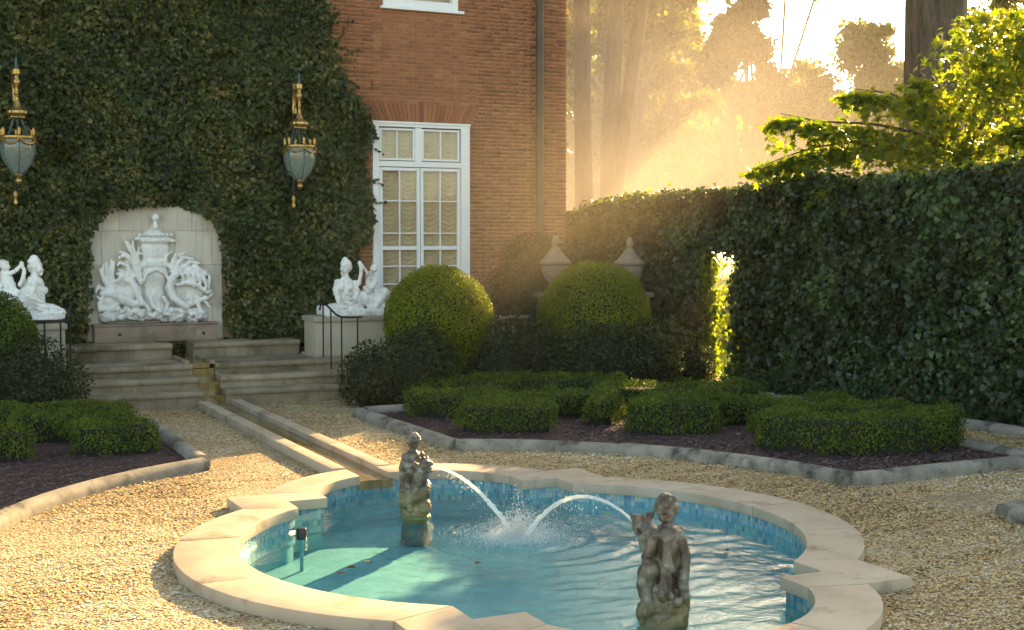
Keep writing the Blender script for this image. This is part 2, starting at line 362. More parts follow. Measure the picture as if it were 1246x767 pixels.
def glass_mat(name, tint, ior=1.5, rough=.01):
    m, nt = mat_new(name); f = nd(nt, 'Math', {0: nd(nt, 'Fresnel', {'IOR': ior}).outputs[0], 1: nd(nt, 'Math', {0: 1., 1: nd(nt, 'NewGeometry').outputs['Backfacing']}, operation='SUBTRACT').outputs[0]}, operation='MULTIPLY').outputs[0]
    out(nt, nd(nt, 'MixShader', {0: f, 1: nd(nt, 'BsdfTransparent', {'Color': (*tint, 1)}).outputs[0], 2: nd(nt, 'BsdfGlossy', {'Roughness': rough, 'Color': (1, 1, 1, 1)}).outputs[0]}).outputs[0]); return m
m_glass = glass_mat('window_glass', (.93, .95, .92), 1.6)
m_lglass, _nt = mat_new('lantern_glass')
_f = nd(_nt, 'Math', {0: nd(_nt, 'Fresnel', {'IOR': 1.6}).outputs[0], 1: nd(_nt, 'Math', {0: 1., 1: nd(_nt, 'NewGeometry').outputs['Backfacing']}, operation='SUBTRACT').outputs[0]}, operation='MULTIPLY').outputs[0]
_b = nd(_nt, 'MixShader', {0: .30, 1: nd(_nt, 'BsdfTransparent', {'Color': (.80, .90, .90, 1)}).outputs[0], 2: nd(_nt, 'BsdfDiffuse', {'Color': (.46, .52, .46, 1)}).outputs[0]}).outputs[0]
out(_nt, nd(_nt, 'MixShader', {0: _f, 1: _b, 2: nd(_nt, 'BsdfGlossy', {'Roughness': .08}).outputs[0]}).outputs[0])
m_gilt = flat_mat('gilding', (.44, .28, .095), .40, .9, var=.55, sc=35)
m_iron = flat_mat('black_iron', (.02, .02, .02), .5, .3, var=.3, sc=20)
m_pipe = flat_mat('downspout_metal', (.085, .062, .038), .6, .2, var=.3, sc=3)
m_slate = flat_mat('roof_slate', (.09, .09, .10), .7, var=.3, sc=3)
m_plastic = flat_mat('black_plastic', (.02, .02, .022), .4)
m_brass = flat_mat('mouth_brass', (.35, .26, .12), .35, .8, var=.3, sc=40)
def bark_mat(name, a, b):
    m, nt = mat_new(name); P = pos(nt); mp = nd(nt, 'Mapping', {'Vector': P, 'Scale': (6, 6, 1.1)}).outputs[0]
    n = noise(nt, 2.2, 7, .7, mp)
    out(nt, nd(nt, 'BsdfPrincipled', {'Base Color': ramp(nt, n, [(.3, a), (.7, b)]), 'Roughness': .9, 'Normal': bump(nt, n, .9, .05)}).outputs[0]); return m
m_bark = bark_mat('tree_bark', (.035, .026, .018), (.14, .11, .08))
# water
m_water, _nt = mat_new('pool_water'); _P = pos(_nt)
_h = nd(_nt, 'Math', {0: noise(_nt, 6., 4, .55, _P), 1: noise(_nt, 22., 3, .5, _P)}, operation='ADD').outputs[0]
_bn = bump(_nt, _h, .19, .03)
_bk = nd(_nt, 'Math', {0: 1., 1: nd(_nt, 'NewGeometry').outputs['Backfacing']}, operation='SUBTRACT').outputs[0]
_f = nd(_nt, 'Math', {0: nd(_nt, 'Fresnel', {'IOR': 1.27, 'Normal': _bn}).outputs[0], 1: _bk}, operation='MULTIPLY').outputs[0]
out(_nt, nd(_nt, 'MixShader', {0: _f, 1: nd(_nt, 'BsdfTransparent', {'Color': (.76, .94, .94, 1)}).outputs[0], 2: nd(_nt, 'BsdfGlossy', {'Roughness': .03, 'Normal': _bn}).outputs[0]}).outputs[0])
m_jet, _nt = mat_new('falling_water')
_b = nd(_nt, 'MixShader', {0: .5, 1: nd(_nt, 'BsdfTranslucent', {'Color': (.95, .95, .93, 1)}).outputs[0], 2: nd(_nt, 'BsdfPrincipled', {'Base Color': (.9, .92, .92, 1), 'Roughness': .08, 'Specular IOR Level': .8}).outputs[0]}).outputs[0]
_lw = nd(_nt, 'MapRange', {'Value': noise(_nt, 60, 3, .6, pos(_nt)), 'From Min': .35, 'From Max': .65, 'To Min': .05, 'To Max': .4}).outputs[0]
out(_nt, nd(_nt, 'MixShader', {0: _lw, 1: _b, 2: nd(_nt, 'BsdfTransparent').outputs[0]}).outputs[0])
def rill_mat():
    m, nt = mat_new('shallow_water'); P = pos(nt)
    c = ramp(nt, noise(nt, 3, 4, .6, nd(nt, 'Mapping', {'Vector': P, 'Scale': (5, .7, 1)}).outputs[0]), [(.3, (.12, .075, .02)), (.7, (.28, .20, .075))])
    out(nt, nd(nt, 'BsdfPrincipled', {'Base Color': c, 'Roughness': .08, 'Specular IOR Level': .6, 'Normal': bump(nt, noise(nt, 18, 3, .5, P), .25, .01)}).outputs[0]); return m
m_rill = rill_mat()
def tile_mat():
    m, nt = mat_new('mosaic_tile'); uv = nd(nt, 'UVMap').outputs[0]
    b = nd(nt, 'TexBrick', {'Vector': uv, 'Scale': 1., 'Mortar Size': .0035, 'Brick Width': .035, 'Row Height': .055, 'Mortar': (.20, .30, .33, 1), 'Bias': 0., 'Color1': (0, 0, 0, 1), 'Color2': (1, 1, 1, 1)}, offset=0.)
    c = ramp(nt, nd(nt, 'SeparateColor', {0: b.outputs[0]}).outputs[0], [(0, (.06, .20, .28)), (.25, (.12, .33, .40)), (.5, (.24, .45, .48)), (.75, (.14, .27, .42)), (.9, (.34, .46, .40)), (1, (.44, .42, .28))])
    c = mixc(nt, b.outputs['Fac'], c, (.22, .30, .32))
    out(nt, nd(nt, 'BsdfPrincipled', {'Base Color': c, 'Roughness': .25, 'Specular IOR Level': .5}).outputs[0]); return m
m_tile = tile_mat()
m_poolfloor, _nt = mat_new('pool_plaster'); _P = pos(_nt)
_c = ramp(_nt, noise(_nt, 2.5, 5, .6, _P), [(.3, (.085, .29, .355)), (.7, (.15, .40, .44))])
_v = nd(_nt, 'TexVoronoi', {'Scale': 30., 'Vector': _P}).outputs['Distance']
out(_nt, nd(_nt, 'BsdfPrincipled', {'Base Color': _c, 'Roughness': .6}).outputs[0])
m_under = flat_mat('submerged_stone', (.045, .10, .11), .8, var=.4, sc=12)
m_dead = leaf_mat('fallen_leaf', [(0, (.04, .025, .012)), (1, (.09, .055, .02))], .1, .8, spec=.1)
# ------------------------------------------------------------------ pool outline (local to its centre)
PX, PY = 4.55, 9.25
def arc(cx_, cy_, r, a0, a1, n): return [(cx_ + r * math.cos(a0 + (a1 - a0) * i / n), cy_ + r * math.sin(a0 + (a1 - a0) * i / n)) for i in range(n + 1)]
def q_in(o=0., n=14):
    r = 2.03 + o; x = 1.33 + o; a = math.acos((x - .19) / r)
    p = arc(.19, 0, r, 0, a, n) + [(x, 2.0 + o), (.97 + o, 2.0 + o)]
    r2 = 1.037 + o; b = math.acos((.97 + o) / r2)
    return p + arc(0, 1.93, r2, b, PI / 2, n)
def q_out(o=0., n=14):
    r = 2.31 + o; x = 1.78 + o; a = math.acos((x - .38) / r); p = arc(.38, 0, r, 0, a, n) + [(x, 2.4 + o)]
    r2 = 1.49 + o; b = math.asin((2.4 + o - 1.88) / r2)
    p2 = arc(0, 1.88, r2, b, PI / 2, n)
    return p + [p2[0]] + p2
def loop4(q):
    a = q; b = [(-x, y) for x, y in q[::-1]][1:]; c = [(-x, -y) for x, y in q][1:]; d = [(x, -y) for x, y in q[::-1]][1:-1]
    return [(x + PX, y + PY) for x, y in a + b + c + d]
def pip(P, poly):
    x, y = P[:, 0], P[:, 1]; ins = np.zeros(len(P), bool); n = len(poly); j = n - 1
    for i in range(n):
        xi, yi = poly[i]; xj, yj = poly[j]
        if yi != yj:
            k = ((yi > y) != (yj > y)) & (x < (xj - xi) * (y - yi) / (yj - yi) + xi); ins ^= k
        j = i
    return ins
inner, outer = loop4(q_in()), loop4(q_out())

# ---- ground sheet with the pool cut out
bm = bmesh.new(); G = 120.
hole = loop4(q_in(.12))
vo = [bm.verts.new((x, y, 0)) for x, y in ((-G, -G), (G, -G), (G, G), (-G, G))]
vi = [bm.verts.new((x, y, 0)) for x, y in hole]
ed = [bm.edges.new((vo[i], vo[(i + 1) % 4])) for i in range(4)] + [bm.edges.new((vi[i], vi[(i + 1) % len(vi)])) for i in range(len(vi))]
bmesh.ops.triangle_fill(bm, edges=ed, use_beauty=True)
for f in bm.faces:
    if f.normal.z < 0: f.normal_flip()
me = bpy.data.meshes.new('ground'); bm.to_mesh(me); bm.free(); me.materials.append(m_ground)
tag(link('ground', me), 'pale gravel ground around the fountain pool', kind='structure')
tag(MB().add([(13.4, -60, .004), (100, -60, .004), (100, 100, .004), (13.4, 100, .004)], [(0, 1, 2, 3)]).build('lawn', m_lawn), 'green lawn beyond the ivy screen', kind='structure')

# ---- pool: basin wall, floor, tile band, water
tag(MB().prism(loop4(q_in(.06)), -.46, -.38).build('pool_floor', m_poolfloor), 'turquoise plastered floor of the pool', kind='structure')
def strip(name, path, z0, z1, mat, label):
    V, F, UV = [], [], []; L = 0; n = len(path)
    for i in range(n + 1):
        p = path[i % n]; q = path[(i - 1) % n]
        if i: L += math.hypot(p[0] - q[0], p[1] - q[1])
        V += [(p[0], p[1], z0), (p[0], p[1], z1)]; UV += [(L, z0 + 1.1), (L, z1 + 1.1)]
    F = np.array([(2 * i, 2 * i + 2, 2 * i + 3, 2 * i + 1) for i in range(n)])
    return tag(link(name, np_mesh(name, V, F, mat, uv=np.array(UV))), label, kind='structure')
strip('pool_wall', loop4(q_in(.045)), -.40, -.001, m_poolfloor, 'plastered wall of the pool below the tiles')
strip('pool_tile_band', loop4(q_in(.03)), -.225, -.002, m_tile, 'blue mosaic tile band under the pool coping')
def water_mesh():
    dx = .022; xs = np.arange(PX - 2.32, PX + 2.32, dx); ys = np.arange(PY - 3.1, PY + 3.1, dx)
    X, Y = np.meshgrid(xs, ys); P = np.stack([X.ravel(), Y.ravel()], 1)
    c = np.array([4.80, 9.85]); r = np.hypot(P[:, 0] - c[0], P[:, 1] - c[1]); P3 = np.c_[P, np.zeros(len(P))]
    wob = vnoise(P3, 1.6) * 5; fall = np.exp(-r * .55)
    z = .0065 * np.sin(r * 26 - wob) * np.exp(-r * .9) * np.minimum(1, r / .2) + .0025 * np.sin(r * 43 + wob * 1.6) * fall
    z += .010 * (vnoise(P3 * np.array([1, 1.6, 1]), 5.) - .5) + .0045 * (vnoise(P3, 11., 3.) - .5)
    z += .02 * np.exp(-(r / .16) ** 2) * (vnoise(P3, 22., 5.))
    ny, nx = X.shape; idx = np.arange(nx * ny).reshape(ny, nx)
    F = np.stack([idx[:-1, :-1], idx[:-1, 1:], idx[1:, 1:], idx[1:, :-1]], -1).reshape(-1, 4)
    cen = P[F].mean(1); F = F[pip(cen, loop4(q_in(.05)))]
    used = np.unique(F); re = -np.ones(nx * ny, int); re[used] = np.arange(len(used))
    return np_mesh('pool_water', np.c_[P, z - .095][used], re[F], m_water, smooth=True)
tag(link('pool_water', water_mesh()), 'rippled turquoise pool water', kind='structure')

# ---- coping stones
cop = empty('pool_coping', (PX, PY, 0), 'beige limestone coping around the lobed fountain pool', 'pool coping')
def cop_stone(poly):
    return MB().prism(poly, -.002 + .003 * random.random(), .088 + .003 * random.random()).build('coping_stone', m_coping, cop, True, .008, 2, 30)
def lerp_stone(fo, fi, t0, t1, n=8, gap=.0035):
    g = gap; ts = [t0 + (t1 - t0) * i / n for i in range(n + 1)]
    O = [fo(t) for t in ts]; I = [fi(t) for t in ts]
    def cut(path):
        p = [Vector(q) for q in path]; p[0] = p[0] + (p[1] - p[0]).normalized() * g; p[-1] = p[-1] + (p[-2] - p[-1]).normalized() * g; return [tuple(q) for q in p]
    return cut(O) + cut(I)[::-1]
aO = math.acos(1.4 / 2.31); aI = math.acos(1.14 / 2.03)
for sx in (1, -1):
    fo = lambda t: (sx * (.38 + 2.31 * math.cos(aO * t)), 2.31 * math.sin(aO * t))
    fi = lambda t: (sx * (.19 + 2.03 * math.cos(aI * t)), 2.03 * math.sin(aI * t))
    cuts = [-1, -.48, .02, .5, 1] if sx > 0 else [-1, -.22, .42, 1]
    for a, b in zip(cuts[:-1], cuts[1:]): cop_stone(lerp_stone(fo, fi, a, b))
bO = math.acos(1.396 / 1.49); bI = math.acos(.97 / 1.037)
for sy in (1, -1):
    def fo(t): a = PI / 2 - (PI / 2 - bO) * t; return (1.49 * math.cos(a), sy * (1.88 + 1.49 * math.sin(a)))
    def fi(t): a = PI / 2 - (PI / 2 - bI) * t; return (1.037 * math.cos(a), sy * (1.93 + 1.037 * math.sin(a)))
    if sy > 0:
        def split(x0):   # stones either side of the rill, cut square on x = x0
            to = math.asin(x0 / 1.49) / (PI / 2 - bO); ti = math.asin(x0 / 1.037) / (PI / 2 - bI); return to, ti
        for x0, end in ((-.35, -1), (-.03, 1)):
            to, ti = split(x0); n = 10
            O = [fo(to + (end - to) * i / n) for i in range(n + 1)]; I = [fi(ti + (end - ti) * i / n) for i in range(n + 1)]
            cop_stone(O + I[::-1])
    else:
        for a, b in ((-1, -.35), (-.35, .3), (.3, 1)): cop_stone(lerp_stone(fo, fi, a, b))
g = .003
for sx in (1, -1):
    for sy in (1, -1):
        poly = [(1.78, 1.837 + g), (1.78, 2.4), (1.396 + g, 2.4), (.97 + g, 2.297), (.97, 2.0), (1.33, 2.0), (1.33, 1.68 + g)]
        cop_stone([(sx * x, sy * y) for x, y in poly])

# ---- rill: kerbs, bed, cascade through the steps
rill = empty('water_rill', (4.36, 15.5, 0), 'narrow stone water channel running from the steps into the pool', 'water channel')
def wbox(name, m, par, *b, bevel=0., smooth=True):
    o = MB().box(*b).build(name, m, None, smooth, bevel, 2, 30)
    if par is not None:
        o.parent = par; o.matrix_parent_inverse = Matrix.Translation(-Vector(par.location))
    return o
ys_ = [12.60, 14.15, 15.75, 17.3, 18.70]
for x0, x1 in ((4.05, 4.20), (4.52, 4.675)):
    for a, b in zip(ys_[:-1], ys_[1:]): wbox('kerb_stone', m_coping, rill, x0, x1, a + .003, b - .003, -.01, .10 + .004 * random.random(), bevel=.008)
wbox('channel_bed', m_rill, rill, 4.18, 4.54, 12.165, 18.76, -.05, .035)
# ---- steps
NOSE = [(18.72, .235), (19.05, .40), (19.38, .563)]
steps = empty('garden_steps', (4.36, 19, 0), 'weathered stone garden steps with rounded nosings below the niche', 'steps')
def nosed(name, par, x0, x1, y0, y1, z0, z1, mat=None, th=.085):
    pr = [(y0 + .05, z0), (y0 + .05, z1 - th), (y0 + .012, z1 - th + .008), (y0, z1 - th * .62), (y0 + .003, z1 - th * .3), (y0 + .016, z1 - th * .08), (y0 + .04, z1), (y1, z1), (y1, z0)]
    V = []; F = []; nx = 3; n = len(pr)
    for i in range(nx):
        x = x0 + (x1 - x0) * i / (nx - 1); j = random.uniform(-.003, .003)
        V += [(x, y, z + (j if z > z0 else 0)) for y, z in pr]
    F = [(i * n + k, i * n + (k + 1) % n, (i + 1) * n + (k + 1) % n, (i + 1) * n + k) for i in range(nx - 1) for k in range(n)] + [tuple(range(n)), tuple(range((nx - 1) * n, nx * n))[::-1]]
    o = MB().add(V, F).build(name, mat or m_step, None, True, 0, 2, 50)
    o.parent = par; o.matrix_parent_inverse = Matrix.Translation(-Vector(par.location)); return o
def run(x0, x1, L): 
    n = max(1, round((x1 - x0) / L)); return [(x0 + (x1 - x0) * i / n + .002, x0 + (x1 - x0) * (i + 1) / n - .002) for i in range(n)]
zb = 0.
for k, (y0, z1) in enumerate(NOSE):
    y1 = NOSE[k + 1][0] + .07 if k < 2 else 20.46
    for a, b in run(1.6, 4.14 - .0 * k, (.95, .8, .66)[k]) + run(4.47, 7.0, (.84, .7, .95)[k]): nosed('step_stone', steps, a, b, y0, y1, zb, z1)
    wbox('cascade_step', m_rill, rill, 4.143, 4.467, y0 + .045 + .02 * k, y1 + .03, 0, z1 - .075)
    zb = z1 - .10
for x0, x1 in ((4.03, 4.10), (4.40, 4.48)): wbox('kerb_stone', m_step, rill, x0, x1, 19.45, 20.44, .55, .615, bevel=.012)
wbox('channel_bed', m_rill, rill, 4.10, 4.40, 19.45, 20.95, .50, .572)
for a, b in run(1.7, 4.06, .62): nosed('ledge_stone', steps, a, b, 20.44, 21.28, .50, .79)
for a, b in run(4.38, 5.35, .5): nosed('ledge_stone', steps, a, b, 20.44, 21.28, .50, .79)
for a, b in run(5.354, 6.16, .8): nosed('ledge_stone', steps, a, b, 20.74, 21.28, .50, .765)
tag(MB().box(-9, 1.58, 18.9, 21.28, -.02, .55).box(7.02, 11.2, 19.8, 21.26, -.02, .55).box(1.58, 7.02, 19.9, 21.25, -.01, .48).build('terrace', m_step), 'raised stone terrace along the foot of the house', kind='structure')

# ------------------------------------------------------------------ house
HY = 21.3
house = empty('brick_house', (1.5, 27, 0), 'red brick house with white framed windows, half covered in ivy', 'house')
def hp(o): o.parent = house; o.matrix_parent_inverse = Matrix.Translation(-Vector(house.location)); return o

hp(MB().box(-9.3, 11.62, HY - .3, 34.3, 9.61, 9.95).build('cornice', m_white, None, False, .02))
hp(MB().add([(-9.5, HY - .5, 9.96), (11.8, HY - .5, 9.96), (11.8, 34.5, 9.96), (-9.5, 34.5, 9.96), (-3, 27.5, 13.5), (5.5, 27.5, 13.5)], [(0, 1, 5, 4), (1, 2, 5), (2, 3, 4, 5), (3, 0, 4), (3, 2, 1, 0)]).build('roof', m_slate))
WX0, WX1, WZ0, WZ1 = aty(453, 200, HY)[0], aty(571, 200, HY)[0], .78, aty(512, 149, HY)[2]
UX0, UX1, UZ = aty(466, 5, HY)[0], aty(557, 5, HY)[0], 6.33
_w = MB().box(-9, 11.318, HY + .30, 34, 0, 9.6)
for b in ((-9, WX0 + .02, 0, 9.6), (WX1 - .02, 11.318, 0, 9.6), (WX0 + .0201, WX1 - .0201, 0, WZ0), (WX0 + .0201, WX1 - .0201, WZ1 - .015, UZ - .01), (WX0 + .0201, UX0 + .02, UZ - .0099, 8.39), (UX1 - .02, WX1 - .0201, UZ - .0099, 8.39), (WX0 + .0201, WX1 - .0201, 8.3901, 9.6)):
    _w.box(b[0], b[1], HY + .012, HY + .2999, b[2], b[3])
hp(_w.build('wall', m_mortar))
AZ0, AZ1 = WZ1 + .004, WZ1 + .31
def arch_half(z): return (WX1 - WX0) / 2 + .03 + (z - AZ0) / (AZ1 - AZ0) * .20
WC = (WX0 + WX1) / 2
bl = []      # (x0,x1,z0,z1)
CH = .0677
for ci in range(int(7.3 / CH)):
    z0 = .3 + ci * CH; z1 = z0 + CH - .0115; x = 11.33 - (0 if ci % 2 else .1557); k = 0
    if ci % 2 == 0: bl.append((x + .009, 11.33, z0, z1))
    while x > 6.2:
        L = .201 if k % 2 == 0 else .0965
        segs = [(x - L, x)]; x -= L + .0115; k += 1
        zc = (z0 + z1) / 2; holes = []
        if WZ0 < zc < WZ1 + .005: holes.append((WX0 - .004, WX1 + .004))
        elif AZ0 - .01 < z1 and z0 < AZ1: h = arch_half(min(max(zc, AZ0), AZ1)) + .004; holes.append((WC - h, WC + h))
        if zc > UZ + .02: holes.append((UX0 - .004, UX1 + .004))
        for h0, h1 in holes:
            ns = []
            for a, b in segs:
                if b <= h0 or a >= h1: ns.append((a, b))
                else:
                    if a < h0 - .02: ns.append((a, h0))
                    if b > h1 + .02: ns.append((h1, b))
            segs = ns
        bl += [(a, b, z0, z1) for a, b in segs]
def brick_front(b): return (b[0] > 7.0) and b[2] > 3.0
cand = sorted([b for b in bl if brick_front(b)], key=lambda b: (b[0] - 0) ** 2 * .5 + (b[2] - 4.9) ** 2)
one = [b for b in cand if b[1] - b[0] > .08 and 4.0 < b[2] < 6.2 and b[0] > 7.45][:272]; oneset = set(one)
meshes = {}
def brick_mesh(L, H):
    key = round(L, 3)
    if key not in meshes:
        mb = MB(); c = .004; d = .05
        v = [(0, 0, 0), (L, 0, 0), (L, 0, H), (0, 0, H), (0, .03, 0), (L, .03, 0), (L, .03, H), (0, .03, H)]
        f = [(0, 1, 2, 3), (4, 5, 1, 0), (5, 6, 2, 1), (6, 7, 3, 2), (7, 4, 0, 3)]
        me = bpy.data.meshes.new('brick'); me.from_pydata(v, [], f); me.materials.append(m_brick_o); meshes[key] = me
    return meshes[key]
for b in one:
    o = link('brick', brick_mesh(b[1] - b[0], b[3] - b[2]), house); o.location = Vector((b[0], HY + random.uniform(-.003, .003), b[2])) - Vector(house.location)
rest = [b for b in bl if b not in oneset]
bv = np.array([(0, 0), (1, 0), (1, 1), (0, 1)])
A = np.array(rest); n = len(A); V = np.zeros((n, 8, 3)); yj = HY + rng.uniform(-.003, .003, n)
for i in range(4):
    V[:, i, 0] = A[:, 0 + bv[i, 0]]; V[:, i, 2] = A[:, 2 + bv[i, 1]]; V[:, i, 1] = yj; V[:, i + 4] = V[:, i]; V[:, i + 4, 1] = HY + .03
bf = np.array([(0, 1, 2, 3), (4, 5, 1, 0), (5, 6, 2, 1), (6, 7, 3, 2), (7, 4, 0, 3)])
o = link('brick_field', np_mesh('brick_field', V.reshape(-1, 3), (bf[None] + (np.arange(n) * 8)[:, None, None]).reshape(-1, 4), m_brick_s, rnd=np.repeat(rng.random(n), 8))); hp(o); o['kind'] = 'stuff'
nv = 27
for i in range(nv):
    def ex(t, z): return WC + (2 * t - 1) * arch_half(z)
    t0, t1 = i / nv + .0022, (i + 1) / nv - .0022; y = HY - .003 + random.uniform(-.003, .003)
    v = [(ex(t0, AZ0), y, AZ0), (ex(t1, AZ0), y, AZ0), (ex(t1, AZ1), y, AZ1), (ex(t0, AZ1), y, AZ1)]; v += [(p[0], HY + .03, p[2]) for p in v]
    hp(MB().add(v, bf.tolist()).build('arch_brick', m_brick_o))
# windows
def wx(u, v): p = aty(370 + u / 2.557, 120 + v / 2.557, HY); return p[0], p[2]
def bar(mb, x0, x1, z0, z1, y0, y1): mb.box(x0, x1, y0, y1, z0, z1)
win = hp(MB().build('window', m_white)) if False else None
def U(u): return wx(u, 300)[0]
def Vz(v): return wx(363, v)[1]
fx0, fx1 = WX0, WX1; f = MB()
jl, jr = U(233), U(487)
f.box(fx0, jl, HY - .03, HY + .10, WZ0, WZ1).box(jr, fx1, HY - .03, HY + .10, WZ0, WZ1)
f.box(U(345.5), U(366.5), HY - .01, HY + .09, Vz(196), Vz(90) - .0005)
f.box(jl, jr, HY - .03, HY + .10, Vz(90), WZ1).box(jl, jr, HY - .022, HY + .10, Vz(213), Vz(196))
f.box(fx0 - .012, fx1 + .012, HY - .05, HY - .031, WZ1 - .035, WZ1 + .003)
win = hp(f.build('window', m_white, None, False, .006))
def sub(o): o.parent = win; return o
lights = [(U(236), U(345), Vz(193), Vz(94)), (U(367), U(484), Vz(193), Vz(94)), (U(235), U(360.5), WZ0, Vz(215)), (U(362.5), U(486), WZ0, Vz(215))]
for k, (a, b, c, d) in enumerate(lights):
    s = MB(); w = .035 if k < 2 else .055
    s.box(a, a + w, HY, HY + .06, c, d).box(b - w, b, HY, HY + .06, c, d).box(a + w, b - w, HY, HY + .06, d - w, d).box(a + w, b - w, HY, HY + .06, c, c + w)
    rows = [c + w, d - w]
    if k >= 2:
        z0, z1 = Vz(470), Vz(458); s.box(a + w, b - w, HY + .002, HY + .06, z0, z1)
        rows = [c + w, Vz(575), Vz(520), (z0, z1), Vz(418), Vz(318), d - w]
    sub(s.build('sash', m_white, None, False, .005))
    xm = (a + b) / 2; mm = MB(); mm.box(xm - .011, xm + .011, HY + .012, HY + .05, c + w, d - w)
    edges = []; prev = rows[0]
    for r in rows[1:]:
        if isinstance(r, tuple): edges.append((prev, r[0])); prev = r[1]
        else:
            edges.append((prev, r)); prev = r
            if r != rows[-1]: mm.box(a + w, xm - .0112, HY + .013, HY + .049, r - .010, r + .010).box(xm + .0112, b - w, HY + .013, HY + .049, r - .010, r + .010)
    sub(mm.build('glazing_bars', m_white))
    for z0, z1 in edges:
        for x0, x1 in ((a + w, xm - .011), (xm + .011, b - w)):
            tl = random.uniform(-.0012, .0012); y = HY + .03
            sub(MB().add([(x0, y, z0), (x1, y + tl, z0), (x1, y + tl, z1), (x0, y, z1)], [(0, 1, 2, 3)]).build('pane', m_glass))
# balloon shades behind the panes
for (a, b, c, d) in lights:
    nx, nz = 48, max(20, int((d - c) / .02)); xs = np.linspace(a, b, nx); zs = np.linspace(c, d, nz); X, Z = np.meshgrid(xs, zs)
    u = (X - a) / (b - a) * 2; sw = np.abs(np.sin(u * PI)); ph = (Z + .10 * sw) / .085
    Yv = HY + .088 - .012 * np.sin(ph * 2 * PI) * (.35 + .65 * sw) - .007 * np.cos(u * 2 * PI) + .004 * np.sin(X * 60)
    idx = np.arange(nx * nz).reshape(nz, nx); F = np.stack([idx[:-1, :-1], idx[:-1, 1:], idx[1:, 1:], idx[1:, :-1]], -1).reshape(-1, 4)
    sub(link('curtain', np_mesh('curtain', np.stack([X.ravel(), Yv.ravel(), Z.ravel()], 1), F, m_curtain, smooth=True)))
u2 = MB(); u2.box(UX0, UX0 + .12, HY - .02, HY + .1, UZ, 8.4).box(UX1 - .12, UX1, HY - .02, HY + .1, UZ, 8.4).box(UX0 + .12, UX1 - .12, HY - .018, HY + .1, UZ, UZ + .13).box(UX0 + .12, UX1 - .12, HY - .018, HY + .1, 8.28, 8.4)
w2 = hp(u2.build('window', m_white, None, False, .006))
o = MB().box(UX0 - .06, UX1 + .09, HY - .09, HY + .02, UZ - .055, UZ - .002).build('sill', m_white, None, False, .01); o.parent = w2
o = MB().add([(UX0 + .12, HY + .04, UZ + .13), (UX1 - .12, HY + .04, UZ + .13), (UX1 - .12, HY + .04, 8.28), (UX0 + .12, HY + .04, 8.28)], [(0, 1, 2, 3)]).build('pane', m_glass); o.parent = w2
px_ = aty(657, 150, 21.2)[0]
o = hp(MB().tube([(px_, 21.2, .6), (px_, 21.2, 9.5)], .075, 14).build('downspout', m_pipe, None, True))
for z in (2.0, 4.0, 4.75, 6.8): hp(MB().lathe([(.083, 0), (.083, .05)], (px_, 21.2, z), 14).build('pipe_band', m_pipe, None, True))

# ---- niche panel, basin, relief
NX = 3.97
niche = empty('wall_niche', (NX, HY, .79), 'arched limestone niche set into the ivy wall above the steps', 'niche')
prof = [(106, 415), (108, 330), (109, 292), (114, 277), (124, 264), (138, 253), (156, 248.5), (188, 247.5), (220, 248.5), (238, 253), (252, 264), (263, 277), (269, 292), (270, 330), (271, 415)]
pp = [aty(x, y, HY - .06) for x, y in prof]; pp = [(p[0], p[2]) for p in pp]
def clip_poly(poly, x0, x1, z0, z1):
    def cl(P, f, inter):
        r = []
        for i in range(len(P)):
            a, b = P[i - 1], P[i]
            if f(b):
                if not f(a): r.append(inter(a, b))
                r.append(b)
            elif f(a): r.append(inter(a, b))
        return r
    def ix(v): return lambda a, b: (v, a[1] + (b[1] - a[1]) * (v - a[0]) / (b[0] - a[0]))
    def iz(v): return lambda a, b: (a[0] + (b[0] - a[0]) * (v - a[1]) / (b[1] - a[1]), v)
    for f, g_ in ((lambda p: p[0] >= x0, ix(x0)), (lambda p: p[0] <= x1, ix(x1)), (lambda p: p[1] >= z0, iz(z0)), (lambda p: p[1] <= z1, iz(z1))):
        poly = cl(poly, f, g_)
        if not poly: return poly
    return poly
zz = [.7, 1.35, 1.98, 2.52, 3.1]
for r in range(4):
    xs = [2.8, 3.42, 4.55, 5.2] if r % 2 else [2.8, 3.15, 3.68, 4.28, 4.86, 5.2]
    for a, b in zip(xs[:-1], xs[1:]):
        q = clip_poly(pp, a + .002, b - .002, zz[r] + .002, zz[r + 1] - .002)
        if len(q) > 2:
            nq = len(q); yj = HY - .06 + random.uniform(-.002, .002)
            v = [(x, yj, z) for x, z in q] + [(x, HY + .01, z) for x, z in q]
            o = MB().add(v, [tuple(range(nq)), tuple(range(nq, 2 * nq))[::-1]] + [(i, (i + 1) % nq, (i + 1) % nq + nq, i + nq) for i in range(nq)]).build('panel_stone', m_panel, None, False, .003)
            o.parent = niche; o.matrix_parent_inverse = Matrix.Translation(-Vector(niche.location))
bx0, bx1 = aty(115, 405, 20.98)[0], aty(265, 405, 20.98)[0]
bas = MB().box(bx0, bx1, 20.98, HY - .062, .792, 1.045).build('fountain_basin', m_basin, None, True, .012)
tag(bas, 'rose marble trough basin below the white relief', 'basin')
for x, z in ((146, 407), (248, 405)):
    p = aty(x, z, 20.97); o = MB().lathe([(.001, -.01), (.022, -.008), (.03, .004), (.03, .012)], (0, 0, 0), 10).build('spout_hole', m_iron, bas); o.rotation_euler = (-PI / 2, 0, 0); o.location = (p[0], 20.982, p[2])
o = MB().box(bx0 - .02, bx1 + .02, 20.96, HY - .064, 1.046, 1.075).build('rim', m_basin, bas, True, .01)
